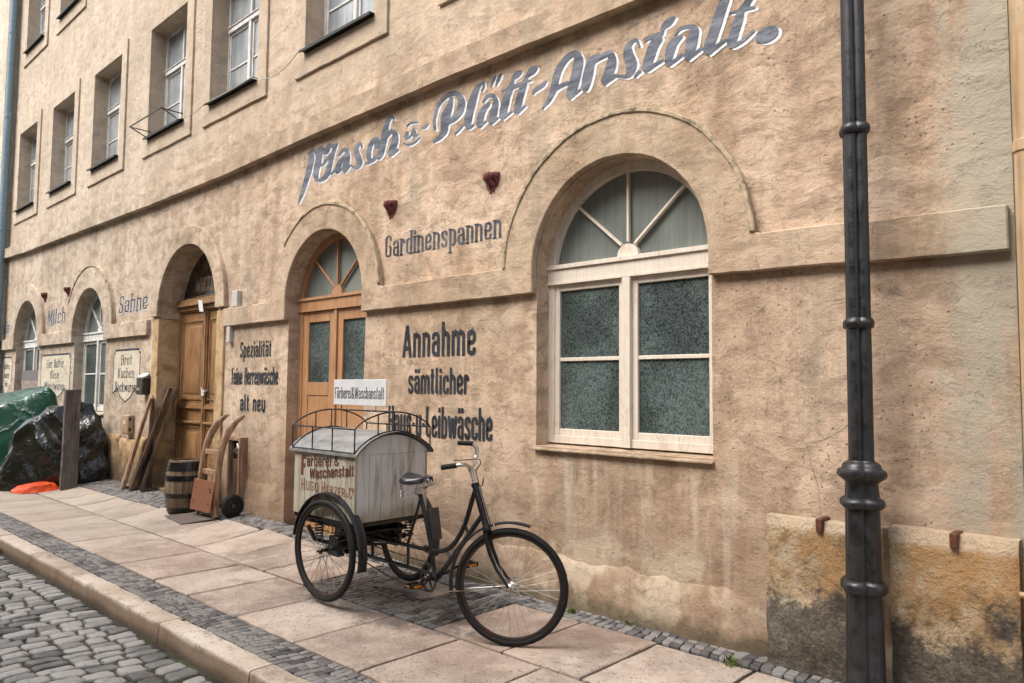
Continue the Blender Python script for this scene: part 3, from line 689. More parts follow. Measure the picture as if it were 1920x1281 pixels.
# panelled door B
def panel(mb, x0, x1, z0, z1, y):
    for k, (d, dy) in enumerate(((0, -.018), (.022, -.008))):
        a0, a1, b0, b1 = x0+d, x1-d, z0+d, z1-d; t = .018
        mb.box(a0, a0+t, y+dy, y+.02, b0, b1); mb.box(a1-t, a1, y+dy, y+.02, b0, b1); mb.box(a0+t, a1-t, y+dy+.0005, y+.02, b1-t, b1); mb.box(a0+t, a1-t, y+dy+.0005, y+.02, b0, b0+t)
    e = .075; mb.hexa([(x0+e, y-.0, z0+e), (x1-e, y, z0+e), (x1-e, y, z1-e), (x0+e, y, z1-e), (x0+e+.02, y-.014, z0+e+.02), (x1-e-.02, y-.014, z0+e+.02), (x1-e-.02, y-.014, z1-e-.02), (x0+e+.02, y-.014, z1-e-.02)])
def panel_door():
    y = 4.56; x0, x1 = -10.80, -9.03; m = MAT['door']
    mb = MB(); mb.box(x0, x0+.05, y, y+.08, .16, 2.58); mb.box(x1-.05, x1, y, y+.08, .16, 2.58)
    mb.box(x0, x1, y-.03, y+.1, 2.60, 2.66); mb.box(x0, x1, y-.075, y+.1, 2.66, 2.70); mb.box(x0, x1, y-.05, y+.1, 2.70, 2.76); mb.box(x0, x1, y-.005, y+.1, 2.58, 2.60)
    door = mb.build('panelled_door', m, house, bevel=.005)
    cx = (x0+x1)/2
    for k, (a, b) in enumerate(((x0+.05, cx-.004), (cx+.004, x1-.05))):
        mb = MB(); mb.box(a, b, y+.02, y+.06, .17, 2.575)
        panel(mb, a+.07, b-.10 if k == 0 else b-.07, 1.36, 2.46, y+.02); panel(mb, a+.07, b-.10 if k == 0 else b-.07, .42, 1.0, y+.02)
        mb.box(a+.01, b-.05, y-.018, y+.02, 1.24, 1.275); mb.box(a+.03, b-.07, y-.003, y+.02, 1.275, 1.30); mb.box(a+.005, b-.045, y-.03, y+.02, 1.04, 1.07); mb.box(a+.03, b-.07, y-.006, y+.02, 1.02, 1.04)
        mb.box(a+.01, b-.02, y-.002, y+.02, .19, .34)
        lf = mb.build('door_leaf', m, door, bevel=.004)
    mb = MB(); mb.box(cx-.045, cx+.035, y-.012, y+.02, .17, 2.575); mb.box(cx-.028, cx+.018, y-.028, y-.012, .17, 2.575); mb.build('meeting_rail', m, door, bevel=.005)
    mb = MB(); mb.box(cx+.06, cx+.1, y+.005, y+.02, 1.32, 1.56); mb.tube([(cx+.08, y+.01, 1.47), (cx+.08, y-.05, 1.47), (cx+.17, y-.05, 1.47)], .01, 8); mb.build('handle', MAT['black_iron'], door, smooth=40)
    mb = MB(); mb.box(cx-.02, cx+.06, y-.035, y-.028, 1.42, 1.5); mb.tube([(cx-.03, y-.036, 1.53), (cx+.04, y-.04, 1.42), (cx+.1, y-.02, 1.5)], .006, 6); mb.build('lock_tape', MAT['whitemetal'], door)
    mb = MB(); mb.prism(half_disc(cx, .9, 2.555)[0:]+[], y+.045, y+.05); mb.build('fan_pane', MAT['dark_glass'], door)
    mb = MB(); mb.hexa([(-9.98, y-.08, 2.56), (-9.86, y-.08, 2.55), (-9.86, y-.077, 2.55), (-9.98, y-.077, 2.56), (-10.03, y-.08, 2.72), (-9.91, y-.08, 2.71), (-9.91, y-.077, 2.71), (-10.03, y-.077, 2.72)]); mb.build('paper_notice', MAT['whitemetal'], door)
    return door
doorB = panel_door()

# upper windows: casement with transom, glazing bar, zinc sill and raised surround
def upper_window(cx, z0, z1, first):
    y = 4.50; h = z1-z0; mb = LB()
    o = lambda a, b, c_, d, e, f: mb.box(a, b, c_, d, e, f)
    t = .05; zt = h*.62
    o(-.63, -.63+t, 0, .07, 0, h); o(.63-t, .63, 0, .07, 0, h); o(-.63+t, .63-t, .001, .07, h-t, h+.01); o(-.63+t, .63-t, .001, .07, 0, .05)
    o(-.63+t, .63-t, -.022, .06, zt-.03, zt+.035); o(-.63+t, .63-t, -.035, .05, zt+.035, zt+.05)
    o(-.03, .03, -.018, .05, .05, zt-.03); o(-.018, .018, -.005, .05, zt+.05, h-t)
    win = mb.build('window', MAT['whitewin'], house, bevel=.003); win.location = Vector((cx, y, z0))-house.location
    if not first[0]:
        first[0] = True
    for x0, x1 in ((-.58, -.03), (.03, .58)):
        mb = LB(); mb.box(x0, x0+.035, .008, .04, .05, zt-.03); mb.box(x1-.035, x1, .008, .04, .05, zt-.03); mb.box(x0+.035, x1-.035, .009, .04, .05, .09); mb.box(x0+.035, x1-.035, .009, .04, zt-.065, zt-.03)
        mb.box(x0+.035, x1-.035, .012, .035, zt*.48, zt*.48+.025); mb.build('casement', MAT['whitewin'], win, bevel=.002)
        mb = LB(); mb.box(x0+.03, x1-.03, .024, .028, .08, zt-.06); mb.build('pane', MAT['curtain_glass'], win)
        mb = LB(); mb.box(x0, x1, .024, .028, zt+.04, h-.045); mb.build('pane', MAT['curtain_glass'], win)
    mb = LB(); mb.hexa([(-.64, -.285, -.02), (.64, -.285, -.02), (.64, .02, .0), (-.64, .02, .0), (-.64, -.285, -.012), (.64, -.285, -.012), (.64, .02, .012), (-.64, .02, .012)]); mb.box(-.64, .64, -.29, -.284, -.04, -.01)
    mb.build('sill', MAT['zinc'], win)
    a = .62; outer = rough([(-.83, -.27), (.84, -.27), (.84, h+.2), (-.83, h+.2)], .08, .004, cx); inner = rough([(-.625, -.035), (-.625, h+.004), (.625, h+.004), (.625, -.035)], .08, .002, cx+3)
    s_ = plate('window_surround', [(x+cx, z+z0) for x, z in outer], [[(x+cx, z+z0) for x, z in inner]], 4.272, 4.301, MAT['trim'], house, bevel=.004)
    s_.parent = win; s_.location = -win.location
    return win
fl = [False]
for c in UX: upper_window(c, UZ0, UZ1, fl)
for c in TX: upper_window(c, TZ0, TZ1, fl)

# ------------------------------------------------------------------ neighbours
MAT['pale'] = plaster('pale_neighbour_plaster', (.42,.42,.36), (.6,.6,.52), (.72,.72,.64), far=False, k=.5, stain=False)
nb = thing('neighbour_house', 'pale cream house adjoining at the far left beyond the blue downpipe', 'house', (-24, 4.3, 0))
holes = [rect(-21.9, -20.5, 5.6, 7.7), rect(-21.9, -20.5, 9.2, 11), rect(-22.1, -20.6, 1.2, 3.2)]
plate('wall', rect(-32, X0-.01, -.3, 12.5), holes, 4.1, 4.6, MAT['pale'], nb)
mb = MB(); mb.box(-32, X0-.01, 4.62, 13, -.3, 12.4); mb.build('rear_wall', MAT['pale'], nb)
for h_ in holes:
    mb = MB(); mb.box(h_[0][0], h_[1][0], 4.45, 4.5, h_[0][1], h_[2][1]); wn = mb.build('window', simple('blue_grey_glass', (.12,.14,.3), .3, 0, .2, 0, space='world'), nb)
    mb = MB(); xm = (h_[0][0]+h_[1][0])/2; mb.box(xm-.04, xm+.04, 4.42, 4.449, h_[0][1], h_[2][1]); mb.box(h_[0][0]-.1, h_[1][0]+.1, 4.0, 4.12, h_[0][1]-.1, h_[0][1]); mb.build('frame', MAT['whitewin'], wn)
mb = MB(); mb.hexa([(-32, 3.7, 12.4), (X0, 3.7, 12.4), (X0, 9, 15.6), (-32, 9, 15.6), (-32, 3.7, 12.6), (X0, 3.7, 12.6), (X0, 9, 15.8), (-32, 9, 15.8)]); mb.build('roof', MAT['tiles'], nb)
nr = thing('neighbour_house', 'house adjoining at the right edge behind the ochre downpipe', 'house', (4, 4.35, 0))
mb = MB(); mb.box(X1+.01, 10, 4.33, 13, -.3, 11.5); mb.build('wall', MAT['wall'], nr)
mb = MB(); mb.hexa([(X1+.15, 4.0, 11.5), (10, 4.0, 11.5), (10, 9, 14.9), (X1+.15, 9, 14.9), (X1+.15, 4.0, 11.65), (10, 4.0, 11.65), (10, 9, 15.05), (X1+.15, 9, 15.05)]); mb.build('roof', MAT['tiles'], nr)

# unseen house row added behind the camera to block the low sky
MAT['across'] = plaster('grey_beige_plaster', (.2,.17,.13), (.33,.29,.23), (.42,.37,.3), far=False, stain=False)
op = thing('added_house_row', 'unseen long grey beige house row added across the street to block low skylight', 'house', (-6, -5.6, 0))
holes = [rect(x, x+1.1, z, z+1.7) for x in np.arange(-23, 10, 2.6) for z in (1.1, 4.4, 7.5)]
plate('wall', rect(-26, 12, -.2, 10.2), holes, -6.1, -5.6, MAT['across'], op)
for h_ in holes[:36]:
    mb = MB(); mb.box(h_[0][0], h_[1][0], -5.9, -5.85, h_[0][1], h_[2][1]); mb.build('window', MAT['curtain_glass'], op)
mb = MB(); mb.hexa([(-26, -12, 10.2), (12, -12, 10.2), (12, -5.3, 10.2), (-26, -5.3, 10.2), (-26, -9, 13), (12, -9, 13), (12, -8.9, 13), (-26, -8.9, 13)]); mb.build('roof', MAT['tiles'], op)

# ------------------------------------------------------------------ painted lettering
def paint(name, c1, c2, wear=.62, streak=False, space='world', relief=True, rough=.7):
    M = Mt(name, rough, spec=.35); M.space = space
    if relief: plaster_relief(M, .8)
    f = M.noise(6, 6, .6, vs=(.5, 1, 2.5) if streak else (1, 1, 1), dist=.5, off=17)
    M.col(M.ramp(f, [(.36, c1), (.62, c2)]))
    g = M.noise(75, 5, .75, off=23); M.holes(M.mr(M.math('MULTIPLY_ADD', M.noise(3, 5, .6, off=27), .35, g), wear+.17, wear+.2)); return M.m
MAT['navy'] = paint('slate_blue_paint', (.060,.070,.092), (.185,.20,.235), .8, True)
MAT['outline'] = paint('white_paint_edge', (.66,.68,.71), (.82,.83,.86), .76)
MAT['black_letter'] = paint('black_letter_paint', (.012,.014,.017), (.03,.033,.04), .68)
MAT['faded_letter'] = paint('faded_black_paint', (.03,.034,.045), (.11,.12,.14), .62)
MAT['panel_paint'] = paint('cream_sign_paint', (.52,.46,.35), (.62,.56,.44), .85)
MAT['blue_letter'] = paint('dark_blue_letter_paint', (.018,.025,.042), (.045,.058,.085), .9)
MAT['gold_letter'] = paint('dull_gold_letters', (.16,.10,.06), (.26,.18,.12), .6, relief=False)

def rpath(pts, r=.1, n=4):
    """rounds the corners of a polyline"""
    P = [Vector(p) for p in pts]; out = [P[0]]
    for i in range(1, len(P)-1):
        a, b, c = P[i-1], P[i], P[i+1]; d0 = (a-b); d1 = (c-b)
        k = min(r, d0.length*.5, d1.length*.5); p0 = b+d0.normalized()*k; p2 = b+d1.normalized()*k
        for j in range(n+1):
            t = j/n; out.append(p0*(1-t)**2+b*2*t*(1-t)+p2*t*t)
    out.append(P[-1]); return out
# condensed grotesque: cap height 1, x-height .72
W0, W1, XB, XT = .07, .29, .065, .655
NN = [(W0,.42),(W0,XT),(W1,XT),(W1,0)]
G = {
 'a': (.36, [[(W0,.5),(W0,XT),(W1,XT),(W1,0)], [(W1,.40),(W0,.40),(W0,XB),(W1,XB),(W1,.2)]]),
 'b': (.36, [[(W0,1),(W0,0)], [(W0,.5),(W0,XT),(W1,XT),(W1,XB),(W0,XB),(W0,.2)]]),
 'c': (.35, [[(W1,.48),(W1,XT),(W0,XT),(W0,XB),(W1,XB),(W1,.24)]]),
 'd': (.36, [[(W1,1),(W1,0)], [(W1,.5),(W1,XT),(W0,XT),(W0,XB),(W1,XB),(W1,.2)]]),
 'e': (.36, [[(W0,.36),(W1,.36),(W1,XT),(W0,XT),(W0,XB),(W1,XB),(W1,.22)]]),
 'f': (.25, [[(.09,0),(.09,.935),(.24,.935)], [(0,.66),(.22,.66)]]),
 'g': (.36, [[(W1,.72),(W1,-.2),(W0,-.2),(W0,-.08)], [(W1,XT),(W0,XT),(W0,XB),(W1,XB)]]),
 'h': (.36, [[(W0,1),(W0,0)], NN]),
 'i': (.15, [[(W0,.72),(W0,0)], [(W0,.97),(W0,.82)]]),
 'k': (.36, [[(W0,1),(W0,0)], [(W1,.72),(W0+.02,.34)], [(.13,.42),(W1+.01,0)]]),
 'l': (.19, [[(W0,1),(W0,XB),(W0+.11,XB)]]),
 'm': (.56, [[(W0,.72),(W0,0)], [(W0,.42),(W0,XT),(.28,XT),(.28,0)], [(.28,.42),(.28,XT),(.49,XT),(.49,0)]]),
 'n': (.36, [[(W0,.72),(W0,0)], NN]),
 'o': (.36, [[(W0,.36),(W0,XT),(W1,XT),(W1,XB),(W0,XB),(W0,.37)]]),
 'p': (.36, [[(W0,.72),(W0,-.26)], [(W0,.5),(W0,XT),(W1,XT),(W1,XB),(W0,XB),(W0,.2)]]),
 'r': (.27, [[(W0,.72),(W0,0)], [(W0,.42),(W0,XT),(.22,XT),(.22,.5)]]),
 's': (.34, [[(.27,.52),(.27,XT),(W0,XT),(W0,.42),(.27,.30),(.27,XB),(W0,XB),(W0,.21)]]),
 't': (.25, [[(.10,.97),(.10,XB),(.22,XB)], [(0,.69),(.22,.69)]]),
 'u': (.36, [[(W0,.72),(W0,XB),(W1,XB),(W1,.3)], [(W1,.72),(W1,0)]]),
 'w': (.52, [[(.045,.72),(.14,.03),(.26,.66),(.38,.03),(.475,.72)]]),
 'x': (.34, [[(.04,.72),(.3,0)], [(.3,.72),(.04,0)]]),
 'z': (.33, [[(.04,XT),(.28,XT),(.05,XB),(.29,XB)]]),
 'A': (.42, [[(.045,0),(.21,.97),(.375,0)], [(.11,.27),(.31,.27)]]),
 'B': (.39, [[(W0,0),(W0,1)], [(W0,.935),(.31,.935),(.31,.53),(W0,.53)], [(W0,.53),(.32,.53),(.32,XB),(W0,XB)]]),
 'C': (.38, [[(.31,.72),(.31,.935),(W0,.935),(W0,XB),(.31,XB),(.31,.28)]]),
 'E': (.34, [[(.3,.935),(W0,.935),(W0,XB),(.3,XB)], [(W0,.5),(.27,.5)]]),
 'F': (.34, [[(.32,.935),(W0,.935),(W0,0)], [(W0,.5),(.27,.5)]]),
 'G': (.4, [[(.32,.72),(.32,.935),(W0,.935),(W0,XB),(.32,XB),(.32,.47),(.21,.47)]]),
 'H': (.39, [[(W0,0),(W0,1)], [(.32,0),(.32,1)], [(W0,.5),(.32,.5)]]),
 'I': (.15, [[(W0,0),(W0,1)]]),
 'K': (.39, [[(W0,0),(W0,1)], [(.33,1),(W0+.02,.42)], [(.15,.55),(.34,0)]]),
 'L': (.31, [[(W0,1),(W0,XB),(.3,XB)]]),
 'M': (.52, [[(W0,0),(W0,.96),(.25,.2),(.43,.96),(.43,0)]]),
 'O': (.4, [[(W0,.5),(W0,.935),(.32,.935),(.32,XB),(W0,XB),(W0,.51)]]),
 'R': (.39, [[(W0,0),(W0,1)], [(W0,.935),(.31,.935),(.31,.5),(W0,.5)], [(.2,.5),(.33,0)]]),
 'S': (.37, [[(.3,.74),(.3,.935),(W0,.935),(W0,.56),(.3,.42),(.3,XB),(W0,XB),(W0,.27)]]),
 'T': (.36, [[(.0,.935),(.35,.935)], [(.175,.93),(.175,0)]]),
 'U': (.39, [[(W0,1),(W0,XB),(.32,XB),(.32,1)]]),
 'W': (.6, [[(.045,1),(.16,.03),(.3,.9),(.44,.03),(.555,1)]]),
 'Z': (.36, [[(.04,.935),(.31,.935),(.05,XB),(.32,XB)]]),
 '&': (.44, [[(.38,0),(.1,.72),(.1,.93),(.26,.93),(.26,.72),(.07,.4),(.07,XB),(.28,XB),(.38,.4)]]),
 '-': (.2, [[(.02,.4),(.18,.4)]]),
 '.': (.15, [[(W0,0),(W0,.13)]]),
 ' ': (.24, []),
}
for u_, b_ in (('ä', 'a'), ('ü', 'u')):
    G[u_] = (G[b_][0], G[b_][1]+[[(.09,.97),(.09,.82)], [(.27,.97),(.27,.82)]])
def text_width(s, sp=.055): return sum(G[c][0]+sp for c in s)-sp
def write(mb, s, x0, x1, z0, h, y, stroke=.13, shear=0, serif=False, slope=0., sp=.055, tofn=None, small=None):
    """writes s with its baseline at z0, cap height h, filling x0..x1"""
    W = text_width(s, sp); kx = (x1-x0)/W; cx = 0; k = 0
    kk = kx/h                                      # horizontal condensation
    for ch in s:
        gw, strokes = G[ch]
        if ch in 'wWMKkZzxA': strokes = [[p, q] for st in strokes for p, q in zip(st, st[1:])]
        for st in strokes:
            pts = rpath(st, .11) if len(st) > 2 and ch not in 'wWAMzZkKx' else [Vector(p) for p in st]
            out = []
            for p in pts:
                X = x0+(cx+p.x)*kx+shear*p.y*h; Z = z0+p.y*h+slope*(X-x0); out.append((X, Z))
            wdv = stroke*h
            fn = (lambda d: wdv*(.42+.58*abs(d.y))) if serif else wdv
            k += 1; yy = y-.00012*(k % 7)
            def rib(o, f):
                if tofn is None: mb.ribbon(o, f, yy)
                else:
                    t = MB(); t.ribbon(o, f, 0); mb.add([tofn(v[0], v[2], .00012*(k % 7)) for v in t.v], t.f)
            rib(out, fn)
            if serif and len(st) == 2 and abs(st[0][0]-st[1][0]) < .01 and ch not in 'wzZ':
                for q in st:
                    if q[1] in (0, .72, 1, -.26):
                        X = x0+(cx+q[0])*kx+shear*q[1]*h; Z = z0+q[1]*h+slope*(X-x0)+(.018*h if q[1] <= 0 else -.018*h)
                        rib([(X-stroke*h*.95, Z), (X+stroke*h*.95, Z)], .04*h)
        cx += gw+sp
def sign_text(name, label, lines, mat, y=4.2965, group=None):
    x = sum(l[1]+l[2] for l in lines)/2/len(lines); z = lines[0][3]
    t = thing(name, label, 'painted sign', (x, 4.3, z), group)
    for ln in lines:
        mb = MB(); write(mb, ln[0], ln[1], ln[2], ln[3], ln[4], y, **(ln[5] if len(ln) > 5 else {})); mb.build('lettering_line', mat, t)
    return t
D4 = dict(stroke=.145)
sign_text('painted_lettering', 'black painted words Annahme sämtlicher Haus-u-Leibwäsche between shop door and big window',
  [('Annahme', -5.37, -4.41, 1.825, .30, dict(stroke=.125)), ('sämtlicher', -5.28, -4.49, 1.50, .225, dict(stroke=.135, sp=.05)), ('Haus-u-Leibwäsche', -5.56, -4.21, 1.115, .27, dict(stroke=.115, sp=.05, slope=.008))], MAT['black_letter'])
sign_text('painted_lettering', 'black painted words Spezialität feine Herrenwäsche alt neu between the two doors',
  [('Spezialität', -8.44, -7.71, 1.89, .19, dict(stroke=.13, sp=.05)), ('feine Herrenwäsche', -8.63, -7.545, 1.57, .205, dict(stroke=.11, sp=.05)), ('alt neu', -8.40, -7.81, 1.265, .19, dict(stroke=.155))], MAT['black_letter'])
sign_text('painted_lettering', 'faded serif lettering Gardinenspannen below the red brackets',
  [('Gardinenspannen', -5.66, -4.13, 2.775, .215, dict(stroke=.13, serif=True, slope=-.004, sp=.05))], MAT['faded_letter'])
for s_, x0, x1, z, h, lab in (('Sahne', -12.42, -11.28, 2.66, .28, 'slanted blue painted word Sahne between window and panelled door'), ('Milch', -16.02, -15.0, 2.66, .30, 'slanted blue painted word Milch between the two left windows'), ('Käse', -19.05, -18.5, 2.64, .26, 'slanted blue painted word Käse at the far left')):
    t = thing('painted_lettering', lab, 'painted sign', ((x0+x1)/2, 4.3, z))
    mb = MB(); write(mb, s_, x0+.012, x1+.012, z-.012, h, 4.2975, stroke=.15, serif=True, shear=.12); mb.build('white_shadow', MAT['outline'], t)
    mb = MB(); write(mb, s_, x0, x1, z, h, 4.2962, stroke=.15, serif=True, shear=.12); mb.build('lettering_line', MAT['blue_letter'], t)
# cream painted panels with black borders
def scroll(x0, x1, z0, z1, lab, lines):
    t = thing('painted_sign', lab, 'painted sign', ((x0+x1)/2, 4.3, z0)); e = .05; xm = (x0+x1)/2; w_ = x1-x0
    outl = [(x0+e, z1), (x1-e, z1), (x1-e, z1-.05), (x1, z1-.05), (x1, z0), (x1-w_*.17, z0+.10), (x1-w_*.2, z0+.05), (x1-w_*.3, z0-.04), (xm, z0-.12), (x0+w_*.3, z0-.04), (x0+w_*.2, z0+.05), (x0+w_*.17, z0+.10), (x0, z0), (x0, z1-.05), (x0+e, z1-.05)]
    mb = MB(); tri = tessellate_polygon([[Vector((a, b, 0)) for a, b in outl]]); mb.add([(a, 4.2982, b) for a, b in outl], [tuple(q) for q in tri]); mb.build('cream_field', MAT['panel_paint'], t)
    mb = MB()
    n = len(outl)
    for i in range(n):
        a, b = outl[i], outl[(i+1) % n]; mb.ribbon([a, b], .03 if i == 0 else .02, 4.2972-.0001*(i % 3))
    mb.build('border_line', MAT['blue_letter'], t)
    for k, (s_, z, f, h) in enumerate(lines):
        mb = MB(); write(mb, s_, xm-w_*f/2, xm+w_*f/2, z, h, 4.2962, stroke=.13, serif=True); mb.build('lettering_line', MAT['blue_letter'], t)
scroll(-12.52, -11.48, 1.42, 2.09, 'cream painted panel reading Brot Kuchen Backwaren beside the black letterbox', [('Brot', 1.86, .42, .155), ('Kuchen', 1.66, .62, .155), ('Backwaren', 1.45, .8, .155)])
scroll(-16.28, -14.6, 1.40, 2.10, 'cream painted panel reading Eier Butter Käse Wurstwaren between the left windows', [('Eier Butter', 1.86, .6, .16), ('Käse', 1.66, .3, .155), ('Wurstwaren', 1.45, .7, .155)])
scroll(-19.08, -18.32, 1.44, 2.12, 'narrow cream painted panel at the far left end of the facade', [('Kaffee', 1.87, .55, .13), ('Zucker', 1.68, .55, .13), ('Tee', 1.5, .3, .13)])
# gilt words on the lunette of the panelled door
t = thing('glass_lettering', 'dull gold words Milch Wirtschaft on the dark fanlight of the panelled door', 'painted sign', (-9.915, 4.6, 2.9))
mb = MB(); write(mb, 'MILCH', -10.18, -9.55, 3.13, .17, 4.6035, stroke=.13, shear=0); mb.build('lettering_line', MAT['gold_letter'], t)
mb = MB(); write(mb, 'WIRTSCHAFT', -10.40, -9.28, 2.86, .20, 4.6035, stroke=.13); mb.build('lettering_line', MAT['gold_letter'], t)
mb = MB(); mb.ribbon([(-10.7, 2.80), (-9.14, 2.80)], .012, 4.603); mb.build('gold_line', MAT['gold_letter'], t)

